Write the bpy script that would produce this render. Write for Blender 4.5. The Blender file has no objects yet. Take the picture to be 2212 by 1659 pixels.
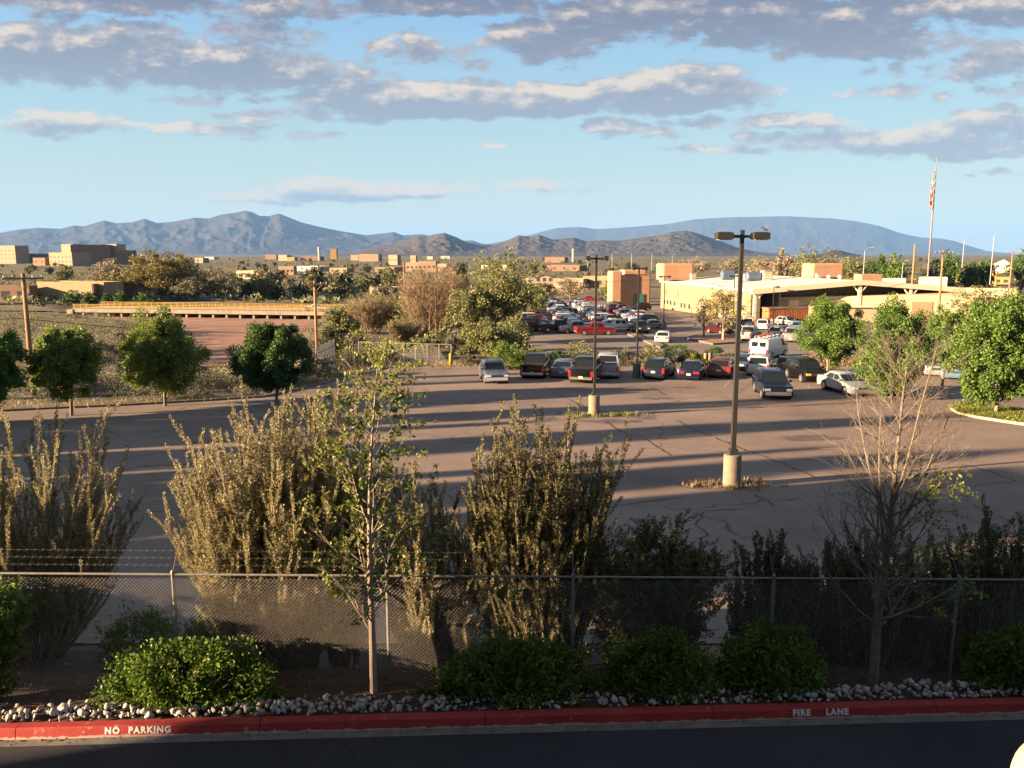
import bpy, bmesh, math, random
import numpy as np
from mathutils import Vector, Matrix

S = bpy.context.scene
COL = S.collection
R = math.radians
# ------------------------------------------------------------------ camera, light, sky
PITCH = 9.0
CAMZ = 6.9
cam_d = bpy.data.cameras.new('camera')
cam_d.lens = 29.0; cam_d.sensor_width = 36.0
cam_d.clip_start = 0.1; cam_d.clip_end = 120000.0
cam = bpy.data.objects.new('camera', cam_d); COL.objects.link(cam)
cam.location = (0, 0, CAMZ); cam.rotation_euler = (R(90-PITCH), 0, 0)
S.camera = cam

SUN_AZ, SUN_EL = 252.0, 12.0          # compass angle the sun stands at (0 = straight ahead, clockwise)
sun_dir = np.array([math.sin(R(SUN_AZ))*math.cos(R(SUN_EL)), math.cos(R(SUN_AZ))*math.cos(R(SUN_EL)), math.sin(R(SUN_EL))])
sl = bpy.data.lights.new('sun', 'SUN'); sl.energy = 5.0; sl.angle = R(0.53); sl.color = (1.0, 0.70, 0.43)
so = bpy.data.objects.new('sun', sl); COL.objects.link(so)
so.rotation_euler = Vector(-sun_dir).to_track_quat('-Z', 'Y').to_euler()
so.location = (-60, -20, 40)
S.view_settings.view_transform = 'Standard'
try: S.view_settings.look = 'None'
except Exception: pass
S.view_settings.gamma = 1.0
S.view_settings.exposure = 2.8
S.cycles.use_denoising = True
S.cycles.max_bounces = 6; S.cycles.diffuse_bounces = 3; S.cycles.glossy_bounces = 3
S.cycles.transmission_bounces = 4; S.cycles.volume_bounces = 1; S.cycles.transparent_max_bounces = 8
S.cycles.caustics_reflective = False; S.cycles.caustics_refractive = False

F = 1782.0
_c, _s = math.cos(R(PITCH)), math.sin(R(PITCH))
def ray(px, py):
    x = (px-1106)/F; y = (829.5-py)/F
    return np.array([x, _c + y*_s, -_s + y*_c])
def uv_sky(px, py):
    d = ray(px, py)
    return d[0]/d[1], d[2]/d[1]
def at_depth(px, py, Y):
    d = ray(px, py); t = Y/d[1]
    return np.array([d[0]*t, Y, CAMZ + d[2]*t])

def lin(c):
    return tuple(((v/255.0)/12.92 if v/255.0 <= 0.04045 else ((v/255.0+0.055)/1.055)**2.4) for v in c)

# cloud masses: centre and half size seen from the place, strength
CLOUDS = [
 (300,-75,420,75,1.1),(1000,-60,480,70,1.1),(1700,-60,520,70,1.1),
 (110,118,235,64,1.12),(400,135,270,66,1.12),(620,165,210,42,1.0),(250,75,140,34,.8),(730,182,120,26,.9),(560,75,170,36,.62),(150,40,95,26,.55),(290,8,300,24,.9),(620,20,180,40,.8),
 (890,108,140,36,.7),(1042,133,50,20,.6),(1190,85,150,55,1.0),(960,12,260,26,.95),(1330,30,190,46,.95),(1690,40,420,66,1.1),(1870,85,230,44,.95),(2110,18,200,38,.9),
 (880,214,260,38,1.2),(1130,217,250,38,1.2),(1440,200,230,46,1.2),(1500,170,120,40,.9),(1620,200,80,22,.7),
 (130,268,180,24,.9),(430,276,170,17,.8),(400,212,130,10,.6),(605,216,75,10,.6),(560,246,120,15,.7),(740,252,120,13,.7),(690,298,55,10,.6),(540,297,90,9,.5),
 (1310,272,55,24,.95),(1422,289,48,15,.8),(1505,265,115,15,.75),(1715,262,130,19,.9),(1645,293,55,18,.8),(1960,305,280,36,1.0),(2150,262,110,34,.9),(2100,327,160,17,1.0),(1570,322,150,13,.8),
 (1925,195,90,20,.55),(1905,150,50,18,.5),(2010,205,45,14,.5),(2040,150,80,24,.6),(2150,130,100,40,.85),(2190,190,70,26,.7),(1700,108,60,18,.7),
 (740,412,180,26,1.15),(600,430,140,15,1.05),(900,412,110,19,1.05),(1010,396,60,12,.5),(1140,404,70,12,.6),(1230,398,35,13,.45),(1067,313,34,6,.5),(2180,371,50,8,.5),(480,437,70,6,.4)]

def build_world():
    w = bpy.data.worlds.new('World'); S.world = w; w.use_nodes = True
    nt = w.node_tree; N = nt.nodes; L = nt.links
    for n in list(N): N.remove(n)
    # cloud density as a node group over (azimuth tangent, elevation tangent)
    g = bpy.data.node_groups.new('cloud_density', 'ShaderNodeTree')
    g.interface.new_socket('P', in_out='INPUT', socket_type='NodeSocketVector')
    g.interface.new_socket('D', in_out='OUTPUT', socket_type='NodeSocketFloat')
    gi = g.nodes.new('NodeGroupInput'); go = g.nodes.new('NodeGroupOutput')
    gl = g.links
    def M(op, a, b=None, c=None):
        n = g.nodes.new('ShaderNodeMath'); n.operation = op
        for i, v in enumerate((a, b, c)):
            if v is None: continue
            if isinstance(v, (int, float)): n.inputs[i].default_value = v
            else: gl.new(v, n.inputs[i])
        return n.outputs[0]
    def VM(op, a, b=None, c=None):
        n = g.nodes.new('ShaderNodeVectorMath'); n.operation = op
        for i, v in enumerate((a, b, c)):
            if v is None: continue
            if isinstance(v, tuple): n.inputs[i].default_value = v
            else: gl.new(v, n.inputs[i])
        return n
    P = gi.outputs[0]
    # warp
    n1 = g.nodes.new('ShaderNodeTexNoise'); n1.noise_dimensions = '2D'; n1.inputs['Scale'].default_value = 1.0; n1.inputs['Detail'].default_value = 5.0; n1.inputs['Roughness'].default_value = .58
    gl.new(VM('MULTIPLY', P, (9.0, 26.0, 1.0)).outputs[0], n1.inputs['Vector'])
    n2 = g.nodes.new('ShaderNodeTexNoise'); n2.noise_dimensions = '2D'; n2.inputs['Scale'].default_value = 1.0; n2.inputs['Detail'].default_value = 9.0; n2.inputs['Roughness'].default_value = .64
    gl.new(VM('MULTIPLY_ADD', P, (26.0, 52.0, 1.0), (3.7, 1.9, 0.0)).outputs[0], n2.inputs['Vector'])
    wv = VM('MULTIPLY', VM('SUBTRACT', n1.outputs['Color'], (.5, .5, .5)).outputs[0], (.12, .030, 0.0)).outputs[0]
    PW = VM('ADD', P, wv).outputs[0]
    acc = None
    for (cx, cy, hw, hh, amp) in CLOUDS:
        u, v = uv_sky(cx, cy); ul, _ = uv_sky(cx-hw, cy); _, vt = uv_sky(cx, cy-hh)
        sx = 1/abs(u-ul); sy = 1/abs(vt-v)
        q = VM('MULTIPLY_ADD', PW, (sx, sy, 0.0), (-u*sx, -v*sy, 0.0)).outputs[0]
        d = VM('DOT_PRODUCT', q, q).outputs['Value']
        f = M('MULTIPLY_ADD', d, -amp*.62, amp)
        acc = f if acc is None else M('MAXIMUM', acc, f)
    acc = M('MAXIMUM', acc, -.7)
    tot = M('ADD', M('MULTIPLY', acc, 1.2), M('MULTIPLY_ADD', n2.outputs[0], 2.15, -1.27))
    gl.new(tot, go.inputs[0])

    def NM(op, a, b=None, c=None, clamp=False):
        n = N.new('ShaderNodeMath'); n.operation = op; n.use_clamp = clamp
        for i, v in enumerate((a, b, c)):
            if v is None: continue
            if isinstance(v, (int, float)): n.inputs[i].default_value = v
            else: L.new(v, n.inputs[i])
        return n.outputs[0]
    tc = N.new('ShaderNodeTexCoord')
    sep = N.new('ShaderNodeSeparateXYZ'); L.new(tc.outputs['Generated'], sep.inputs[0])
    yy = NM('MAXIMUM', NM('ABSOLUTE', sep.outputs['Y']), .12)
    u = NM('DIVIDE', sep.outputs['X'], yy); v = NM('DIVIDE', sep.outputs['Z'], yy)
    cmb = N.new('ShaderNodeCombineXYZ'); L.new(u, cmb.inputs[0]); L.new(v, cmb.inputs[1])
    g1 = N.new('ShaderNodeGroup'); g1.node_tree = g; L.new(cmb.outputs[0], g1.inputs[0])
    off = N.new('ShaderNodeVectorMath'); off.operation = 'ADD'; off.inputs[1].default_value = (-.009, .015, 0)
    L.new(cmb.outputs[0], off.inputs[0])
    g2 = N.new('ShaderNodeGroup'); g2.node_tree = g; L.new(off.outputs[0], g2.inputs[0])
    def smooth(x, a, b):
        n = N.new('ShaderNodeMapRange'); n.interpolation_type = 'SMOOTHSTEP'
        L.new(x, n.inputs['Value']); n.inputs['From Min'].default_value = a; n.inputs['From Max'].default_value = b
        return n.outputs[0]
    alpha = smooth(g1.outputs[0], .02, .62)
    up = smooth(sep.outputs['Z'], 0.0, .02)
    alpha = NM('MULTIPLY', alpha, up)
    # lit side: density falls off towards the sun / the top
    diff = NM('SUBTRACT', g1.outputs[0], g2.outputs[0])
    lit = smooth(diff, .04, 1.25)
    thick = smooth(g2.outputs[0], .05, .9)
    lit = NM('MULTIPLY', NM('MAXIMUM', lit, NM('MULTIPLY_ADD', thick, -.30, .30)), 1.0, clamp=True)
    def mixc(fac, a, b):
        n = N.new('ShaderNodeMix'); n.data_type = 'RGBA'
        if isinstance(fac, (int, float)): n.inputs[0].default_value = fac
        else: L.new(fac, n.inputs[0])
        for i, v_ in ((6, a), (7, b)):
            if isinstance(v_, tuple): n.inputs[i].default_value = (*v_, 1)
            else: L.new(v_, n.inputs[i])
        return n.outputs[2]
    EXP = 2**S.view_settings.exposure
    sc = lambda c, k=1.0: tuple(x*k/EXP/SKYK for x in lin(c))
    SKYK = 0.10
    sky = N.new('ShaderNodeTexSky'); sky.sky_type = 'NISHITA'; sky.sun_disc = False
    sky.sun_elevation = R(SUN_EL); sky.sun_rotation = R(SUN_AZ)
    sky.altitude = 2000; sky.air_density = 1.0; sky.dust_density = .6; sky.ozone_density = 1.6
    # sky tint: pale horizon, blue above; unseen top greyed for the shade fill
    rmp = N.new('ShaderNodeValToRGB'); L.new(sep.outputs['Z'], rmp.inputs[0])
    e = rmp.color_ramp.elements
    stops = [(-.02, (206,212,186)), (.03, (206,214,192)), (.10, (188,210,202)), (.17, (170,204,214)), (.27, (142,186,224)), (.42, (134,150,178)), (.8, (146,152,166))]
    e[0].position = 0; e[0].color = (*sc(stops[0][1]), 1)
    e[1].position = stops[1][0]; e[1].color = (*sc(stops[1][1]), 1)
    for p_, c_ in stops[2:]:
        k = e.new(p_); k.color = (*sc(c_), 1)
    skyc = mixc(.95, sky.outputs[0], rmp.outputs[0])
    cl_dark = mixc(smooth(sep.outputs['Z'], .10, .30), sc((168,180,194)), sc((124,129,152)))
    cl_lit = mixc(smooth(sep.outputs['Z'], .10, .35), sc((236,224,208)), sc((238,216,196)))
    clc = mixc(lit, cl_dark, cl_lit)
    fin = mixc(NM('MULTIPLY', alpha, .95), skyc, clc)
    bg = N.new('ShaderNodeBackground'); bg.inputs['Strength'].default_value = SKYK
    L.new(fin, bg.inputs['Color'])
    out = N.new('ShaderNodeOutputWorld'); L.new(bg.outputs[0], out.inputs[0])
    w.cycles.sampling_method = 'MANUAL'; w.cycles.sample_map_resolution = 512
build_world()

# ------------------------------------------------------------------ helpers
def tag(o, label=None, cat=None, group=None, kind=None):
    if label: o['label'] = label
    if cat: o['category'] = cat
    if group: o['group'] = group
    if kind: o['kind'] = kind
    return o
def empty(name, loc=(0, 0, 0), rz=0.0):
    o = bpy.data.objects.new(name, None); COL.objects.link(o)
    o.location = loc; o.rotation_euler = (0, 0, rz); o.empty_display_size = .2
    return o
def copy_tree(o, parent=None):
    c = o.copy(); COL.objects.link(c)
    if parent is not None: c.parent = parent
    for ch in list(o.children): copy_tree(ch, c)
    return c

class MB:
    """collects vertices and faces; build() links them as one mesh object"""
    def __init__(s): s.v = []; s.f = []; s.n = 0
    def add(s, v, f, m=0):
        v = np.asarray(v, float).reshape(-1, 3); f = np.asarray(f, int)
        s.v.append(v); s.f.append((f + s.n, m)); s.n += len(v)
    def poly(s, v, m=0):
        s.add(v, [list(range(len(v)))], m)
    def box(s, c, d, rz=0.0, m=0, top=1.0, topy=None):
        x, y, z = d[0]/2, d[1]/2, d[2]/2
        ty = top if topy is None else topy
        v = np.array([[-x,-y,-z],[x,-y,-z],[x,y,-z],[-x,y,-z],[-x*top,-y*ty,z],[x*top,-y*ty,z],[x*top,y*ty,z],[-x*top,y*ty,z]])
        if rz:
            ca, sa = math.cos(rz), math.sin(rz); v = np.column_stack([v[:,0]*ca-v[:,1]*sa, v[:,0]*sa+v[:,1]*ca, v[:,2]])
        s.add(v+np.array(c), [[0,3,2,1],[4,5,6,7],[0,1,5,4],[1,2,6,5],[2,3,7,6],[3,0,4,7]], m)
    def tubes(s, P, Rad, k=5, m=0, cap=False):
        P = np.asarray(P, float); Rad = np.asarray(Rad, float)
        if P.ndim == 2: P = P[None]; Rad = Rad[None]
        Mn, n, _ = P.shape
        T = np.gradient(P, axis=1); T /= np.linalg.norm(T, axis=2, keepdims=True)+1e-9
        ref = np.where(np.abs(T[..., 2:3]) > .9, np.array([1., 0, 0]), np.array([0, 0, 1.]))
        A = np.cross(T, ref); A /= np.linalg.norm(A, axis=2, keepdims=True)+1e-9
        B = np.cross(T, A)
        an = np.arange(k)/k*2*math.pi
        V = P[:, :, None, :] + Rad[:, :, None, None]*(A[:, :, None, :]*np.cos(an)[None, None, :, None] + B[:, :, None, :]*np.sin(an)[None, None, :, None])
        idx = np.arange(Mn*n*k).reshape(Mn, n, k)
        a = idx[:, :-1, :]; b = np.roll(idx, -1, axis=2)[:, :-1, :]; c = np.roll(idx, -1, axis=2)[:, 1:, :]; d = idx[:, 1:, :]
        fa = np.stack([a, b, c, d], -1).reshape(-1, 4)
        s.add(V.reshape(-1, 3), fa, m)
        if cap:
            for i in range(Mn):
                s.f.append((np.array([list(idx[i, -1, :])]) + s.n - Mn*n*k, m))
                s.f.append((np.array([list(idx[i, 0, ::-1])]) + s.n - Mn*n*k, m))
    def cyl(s, p0, p1, r0, r1=None, k=12, m=0):
        s.tubes(np.array([p0, p1], float), np.array([r0, r0 if r1 is None else r1], float), k, m, cap=True)
    def leaves(s, pos, dirs, size, ratio=.5, m=0, rng=None, fold=0.0):
        pos = np.asarray(pos, float); n = len(pos)
        d = dirs/(np.linalg.norm(dirs, axis=1, keepdims=True)+1e-9)
        rv = rng.normal(size=(n, 3)); sd = np.cross(d, rv); sd /= np.linalg.norm(sd, axis=1, keepdims=True)+1e-9
        nm = np.cross(d, sd)
        size = np.broadcast_to(np.asarray(size, float), (n,))[:, None]
        V = np.empty((n, 4, 3))
        V[:, 0] = pos
        V[:, 1] = pos + d*size*.5 + sd*size*ratio*.5 + nm*size*fold
        V[:, 2] = pos + d*size
        V[:, 3] = pos + d*size*.5 - sd*size*ratio*.5 + nm*size*fold
        f = np.arange(n*4).reshape(n, 4)
        s.add(V.reshape(-1, 3), f, m)
    def build(s, name, mats, parent=None, smooth=False, loc=None, rz=None):
        me = bpy.data.meshes.new(name)
        V = np.concatenate(s.v) if s.v else np.zeros((0, 3))
        me.vertices.add(len(V)); me.vertices.foreach_set('co', V.ravel().astype(np.float32))
        tot = np.concatenate([np.full(len(f), f.shape[1]) for f, m in s.f]); ind = np.concatenate([f.ravel() for f, m in s.f])
        mi = np.concatenate([np.full(len(f), m) for f, m in s.f])
        st = np.concatenate([[0], np.cumsum(tot)[:-1]])
        me.loops.add(len(ind)); me.loops.foreach_set('vertex_index', ind.astype(np.int32))
        me.polygons.add(len(tot)); me.polygons.foreach_set('loop_start', st.astype(np.int32)); me.polygons.foreach_set('loop_total', tot.astype(np.int32))
        me.polygons.foreach_set('material_index', mi.astype(np.int32))
        me.polygons.foreach_set('use_smooth', np.full(len(tot), bool(smooth)))
        me.update(calc_edges=True); me.validate()
        for m in (mats if isinstance(mats, (list, tuple)) else [mats]): me.materials.append(m)
        o = bpy.data.objects.new(name, me); COL.objects.link(o)
        if parent is not None: o.parent = parent
        if loc is not None: o.location = loc
        if rz is not None: o.rotation_euler = (0, 0, rz)
        return o

# value noise
def _hash(ix, iy, seed):
    h = (ix*374761393 + iy*668265263 + seed*1442695041) & 0xffffffff
    h = ((h ^ (h >> 13))*1274126177) & 0xffffffff
    return ((h ^ (h >> 16)) & 0xffff)/65535.0
def vnoise(x, y, seed=0):
    x = np.asarray(x, float); y = np.asarray(y, float)
    ix = np.floor(x).astype(np.int64); iy = np.floor(y).astype(np.int64); fx = x-ix; fy = y-iy
    fx = fx*fx*(3-2*fx); fy = fy*fy*(3-2*fy)
    a = _hash(ix, iy, seed); b = _hash(ix+1, iy, seed); c = _hash(ix, iy+1, seed); d = _hash(ix+1, iy+1, seed)
    return (a*(1-fx)+b*fx)*(1-fy) + (c*(1-fx)+d*fx)*fy
def fbm(x, y, o=4, seed=0):
    t = 0; a = .5
    for i in range(o):
        t = t + a*vnoise(x*2**i, y*2**i, seed+i); a *= .5
    return t
def sstep(a, b, x):
    t = np.clip((x-a)/(b-a), 0, 1); return t*t*(3-2*t)

# ------------------------------------------------------------------ materials
def mat(name, col, rough=.9, var=.0, scale=2.0, col2=None, bump=0.0, bscale=None, metal=0.0, spec=.3, detail=6, coat=0.0, island=0.0, trans=0.0, stretch=None):
    m = bpy.data.materials.new(name); m.use_nodes = True
    nt = m.node_tree; N = nt.nodes; L = nt.links; b = N['Principled BSDF']
    b.inputs['Roughness'].default_value = rough; b.inputs['Metallic'].default_value = metal
    b.inputs['Specular IOR Level'].default_value = spec; b.inputs['Coat Weight'].default_value = coat
    b.inputs['Base Color'].default_value = (*col, 1)
    src = None
    if col2 is not None or var > 0:
        tc = N.new('ShaderNodeTexCoord'); v = tc.outputs['Object']
        if stretch:
            mp = N.new('ShaderNodeMapping'); mp.inputs['Scale'].default_value = stretch; L.new(v, mp.inputs[0]); v = mp.outputs[0]
        n = N.new('ShaderNodeTexNoise'); n.inputs['Scale'].default_value = scale; n.inputs['Detail'].default_value = detail; n.inputs['Roughness'].default_value = .62
        L.new(v, n.inputs['Vector'])
        mr = N.new('ShaderNodeMapRange'); L.new(n.outputs[0], mr.inputs['Value']); mr.inputs['From Min'].default_value = .32; mr.inputs['From Max'].default_value = .68
        mx = N.new('ShaderNodeMix'); mx.data_type = 'RGBA'; L.new(mr.outputs[0], mx.inputs[0])
        c2 = col2 if col2 is not None else tuple(min(1, c*(1+var)) for c in col)
        c1 = col if col2 is not None else tuple(c*(1-var) for c in col)
        mx.inputs[6].default_value = (*c1, 1); mx.inputs[7].default_value = (*c2, 1)
        src = mx.outputs[2]
    if island > 0:
        ge = N.new('ShaderNodeNewGeometry')
        h = N.new('ShaderNodeHueSaturation')
        mr = N.new('ShaderNodeMapRange'); L.new(ge.outputs['Random Per Island'], mr.inputs['Value']); mr.inputs['To Min'].default_value = 1-island; mr.inputs['To Max'].default_value = 1+island
        L.new(mr.outputs[0], h.inputs['Value'])
        mh = N.new('ShaderNodeMapRange'); mh.inputs['To Min'].default_value = .5-.035*island*2; mh.inputs['To Max'].default_value = .5+.03*island*2
        w_ = N.new('ShaderNodeMath'); w_.operation = 'FRACT'; wm = N.new('ShaderNodeMath'); wm.operation = 'MULTIPLY'; wm.inputs[1].default_value = 7.31
        L.new(ge.outputs['Random Per Island'], wm.inputs[0]); L.new(wm.outputs[0], w_.inputs[0]); L.new(w_.outputs[0], mh.inputs['Value']); L.new(mh.outputs[0], h.inputs['Hue'])
        if src is not None: L.new(src, h.inputs['Color'])
        else: h.inputs['Color'].default_value = (*col, 1)
        src = h.outputs[0]
    if src is not None: L.new(src, b.inputs['Base Color'])
    if bump > 0:
        tc = N.new('ShaderNodeTexCoord')
        n = N.new('ShaderNodeTexNoise'); n.inputs['Scale'].default_value = bscale or scale*4; n.inputs['Detail'].default_value = 5
        L.new(tc.outputs['Object'], n.inputs['Vector'])
        bp = N.new('ShaderNodeBump'); bp.inputs['Strength'].default_value = bump; bp.inputs['Distance'].default_value = .02; L.new(n.outputs[0], bp.inputs['Height']); L.new(bp.outputs[0], b.inputs['Normal'])
    if trans > 0:
        tr = N.new('ShaderNodeBsdfTranslucent'); ms = N.new('ShaderNodeMixShader'); ms.inputs[0].default_value = trans
        if src is not None: L.new(src, tr.inputs[0])
        else: tr.inputs[0].default_value = (*col, 1)
        out = N['Material Output']; L.new(b.outputs[0], ms.inputs[1]); L.new(tr.outputs[0], ms.inputs[2]); L.new(ms.outputs[0], out.inputs[0])
    return m
def leafmat(name, col, island=.45, trans=.3, rough=.55):
    return mat(name, col, rough=rough, spec=.25, island=island, trans=trans, var=.25, scale=1.5, detail=2)
# ------------------------------------------------------------------ the lie of the land
_GY = [-400, 10.0, 14.5, 70, 120, 240, 400, 1000, 6000, 50000]
_GZ = [-.06, -.06, -.8025, -3.3, -4.8, -6.5, -7.6, -10, -16, -22]
def channel(X, Y):
    """0..1: how far a point lies inside the dry wash"""
    cx = np.interp(Y, [70, 95, 140, 165, 190, 230], [-30, -34, -46, -60, -72, -95])
    hw = np.interp(Y, [70, 95, 140, 165, 200, 230], [2.5, 3.5, 9, 22, 26, 26])
    d = np.abs(X-cx)-hw
    w = 1-sstep(0, 9, d)
    return w*sstep(62, 84, Y)*(1-sstep(205, 235, Y))
def gz(X, Y):
    X = np.asarray(X, float); Y = np.asarray(Y, float)
    z = np.interp(Y, _GY, _GZ)
    z = z + (fbm(X/60, Y/60, 3, 5)-.45)*1.6*sstep(80, 130, Y)*(1-sstep(0, 8, X))
    z = z + (fbm(X/300, Y/300, 3, 9)-.45)*np.clip((Y-250)/400, 0, 1)*7
    w = channel(X, Y)
    bed = -6.35 + .006*(140-Y) + (fbm(X/6, Y/9, 2, 3)-.4)*.35
    return z*(1-w) + np.minimum(bed, z)*w
def gzf(X, Y): return float(gz(X, Y))
def on_ground(px, py, lift=0.0):
    d = ray(px, py); lo = None
    ts = np.geomspace(8, 60000, 4000)
    Z = CAMZ + d[2]*ts; G = gz(d[0]*ts, d[1]*ts)+lift
    i = int(np.argmax(Z < G))
    a, b = ts[max(i-1, 0)], ts[i]
    for _ in range(30):
        m_ = (a+b)/2
        if CAMZ+d[2]*m_ < gzf(d[0]*m_, d[1]*m_)+lift: b = m_
        else: a = m_
    return np.array([d[0]*b, d[1]*b, CAMZ+d[2]*b])

def sheet(name, rows, xl, xr, ncol, lift, m, zf=None, kind='structure'):
    rows = np.asarray(rows, float)
    t = np.linspace(0, 1, ncol)
    XL = np.array([xl(y) if callable(xl) else xl for y in rows]); XR = np.array([xr(y) if callable(xr) else xr for y in rows])
    X = XL[:, None]*(1-t)+XR[:, None]*t; Y = np.repeat(rows[:, None], ncol, 1)
    Z = (gz(X, Y) if zf is None else zf(X, Y)) + lift
    mb = MB(); n = len(rows)
    idx = np.arange(n*ncol).reshape(n, ncol)
    f = np.stack([idx[:-1, :-1], idx[:-1, 1:], idx[1:, 1:], idx[1:, :-1]], -1).reshape(-1, 4)
    mb.add(np.stack([X, Y, Z], -1), f)
    o = mb.build(name, m, smooth=True)
    return tag(o, kind=kind)

def asphalt(name, dark, light, crack=.0, scale=.35, tint=None):
    m = mat(name, dark, rough=.93, col2=light, scale=scale, spec=.15, detail=9)
    nt = m.node_tree; N = nt.nodes; L = nt.links; b = N['Principled BSDF']
    src = b.inputs['Base Color'].links[0].from_socket
    tc = N.new('ShaderNodeTexCoord')
    fine = N.new('ShaderNodeTexNoise'); fine.inputs['Scale'].default_value = 34; fine.inputs['Detail'].default_value = 4; L.new(tc.outputs['Object'], fine.inputs['Vector'])
    mr = N.new('ShaderNodeMapRange'); L.new(fine.outputs[0], mr.inputs['Value']); mr.inputs['From Min'].default_value = .3; mr.inputs['From Max'].default_value = .7; mr.inputs['To Min'].default_value = .74; mr.inputs['To Max'].default_value = 1.26
    mm = N.new('ShaderNodeMix'); mm.data_type = 'RGBA'; mm.blend_type = 'MULTIPLY'; mm.inputs[0].default_value = 1
    L.new(src, mm.inputs[6]); L.new(mr.outputs[0], mm.inputs[7]); out = mm.outputs[2]
    if crack > 0:
        wv = N.new('ShaderNodeTexNoise'); wv.inputs['Scale'].default_value = .8; wv.inputs['Detail'].default_value = 6; L.new(tc.outputs['Object'], wv.inputs['Vector'])
        ad = N.new('ShaderNodeVectorMath'); ad.operation = 'MULTIPLY_ADD'; L.new(wv.outputs['Color'], ad.inputs[0]); ad.inputs[1].default_value = (1.6, 1.6, 0); L.new(tc.outputs['Object'], ad.inputs[2])
        for sc_, w_, k_ in ((.10, .0035, .42), (.23, .004, .75)):
            vo = N.new('ShaderNodeTexVoronoi'); vo.feature = 'DISTANCE_TO_EDGE'; vo.inputs['Scale'].default_value = sc_; L.new(ad.outputs[0], vo.inputs['Vector'])
            r_ = N.new('ShaderNodeMapRange'); L.new(vo.outputs[0], r_.inputs['Value']); r_.inputs['From Min'].default_value = w_*.3; r_.inputs['From Max'].default_value = w_*1.5; r_.inputs['To Min'].default_value = 1-(1-k_)*crack; r_.inputs['To Max'].default_value = 1
            m2 = N.new('ShaderNodeMix'); m2.data_type = 'RGBA'; m2.blend_type = 'MULTIPLY'; m2.inputs[0].default_value = 1
            L.new(out, m2.inputs[6]); L.new(r_.outputs[0], m2.inputs[7]); out = m2.outputs[2]
    if crack > .7:
        for sc_, lo, hi, k_ in ((.09, .50, .66, .80), (.6, .60, .74, .78)):
            bl = N.new('ShaderNodeTexNoise'); bl.inputs['Scale'].default_value = sc_; bl.inputs['Detail'].default_value = 7; bl.inputs['Roughness'].default_value = .7; L.new(tc.outputs['Object'], bl.inputs['Vector'])
            r_ = N.new('ShaderNodeMapRange'); L.new(bl.outputs[0], r_.inputs['Value']); r_.inputs['From Min'].default_value = lo; r_.inputs['From Max'].default_value = hi; r_.inputs['To Min'].default_value = 1.05; r_.inputs['To Max'].default_value = k_
            m2 = N.new('ShaderNodeMix'); m2.data_type = 'RGBA'; m2.blend_type = 'MULTIPLY'; m2.inputs[0].default_value = 1; L.new(out, m2.inputs[6]); L.new(r_.outputs[0], m2.inputs[7]); out = m2.outputs[2]
    L.new(out, b.inputs['Base Color'])
    bp = N.new('ShaderNodeBump'); bp.inputs['Strength'].default_value = .25; bp.inputs['Distance'].default_value = .01; L.new(fine.outputs[0], bp.inputs['Height']); L.new(bp.outputs[0], b.inputs['Normal'])
    return m

# terrain: scrubby high desert with a sandy wash
def terrain_mat():
    m = mat('desert soil', (.17,.125,.085), rough=.97, spec=.1)
    nt = m.node_tree; N = nt.nodes; L = nt.links; b = N['Principled BSDF']; tc = N.new('ShaderNodeTexCoord')
    def noise(s, d=6):
        n = N.new('ShaderNodeTexNoise'); n.inputs['Scale'].default_value = s; n.inputs['Detail'].default_value = d; n.inputs['Roughness'].default_value = .65; L.new(tc.outputs['Object'], n.inputs['Vector']); return n.outputs[0]
    def rng_(x, a, c):
        r = N.new('ShaderNodeMapRange'); L.new(x, r.inputs['Value']); r.inputs['From Min'].default_value = a; r.inputs['From Max'].default_value = c; return r.outputs[0]
    def mix(f, a, c):
        n = N.new('ShaderNodeMix'); n.data_type = 'RGBA'; L.new(f, n.inputs[0])
        for i, v in ((6, a), (7, c)):
            if isinstance(v, tuple): n.inputs[i].default_value = (*v, 1)
            else: L.new(v, n.inputs[i])
        return n.outputs[2]
    c = mix(rng_(noise(.02), .4, .62), (.20,.155,.105), (.12,.115,.065))
    c = mix(rng_(noise(.35, 8), .47, .62), c, (.075,.075,.042))
    c = mix(rng_(noise(.006, 8), .52, .60), c, (.10,.095,.06))
    at = N.new('ShaderNodeAttribute'); at.attribute_name = 'wash'
    sand = mix(rng_(noise(.25, 8), .35, .65), (.30,.185,.135), (.22,.135,.10))
    nz = N.new('ShaderNodeMath'); nz.operation = 'MULTIPLY_ADD'; L.new(noise(.4, 6), nz.inputs[0]); nz.inputs[1].default_value = .5; nz.inputs[2].default_value = -.25
    ad = N.new('ShaderNodeMath'); ad.operation = 'ADD'; L.new(nz.outputs[0], ad.inputs[0]); L.new(at.outputs['Fac'], ad.inputs[1])
    c = mix(rng_(ad.outputs[0], .72, .88), c, sand)
    L.new(c, b.inputs['Base Color'])
    return m
rows = np.concatenate([[-400, -60, 10.0, 14.5, 20, 28, 36], np.arange(44, 262, 1.3), np.geomspace(264, 46000, 130)])
tcol = np.linspace(-1.35, 1.35, 261)
wid = np.maximum(rows, 40)
X = wid[:, None]*tcol; Y = np.repeat(rows[:, None], 261, 1); Z = gz(X, Y)
mb = MB(); idx = np.arange(X.size).reshape(X.shape)
mb.add(np.stack([X, Y, Z], -1), np.stack([idx[:-1, :-1], idx[:-1, 1:], idx[1:, 1:], idx[1:, :-1]], -1).reshape(-1, 4))
terrain = mb.build('terrain', terrain_mat(), smooth=True); tag(terrain, kind='structure')
a_ = terrain.data.attributes.new('wash', 'FLOAT', 'POINT'); a_.data.foreach_set('value', channel(X, Y).ravel().astype(np.float32))

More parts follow.
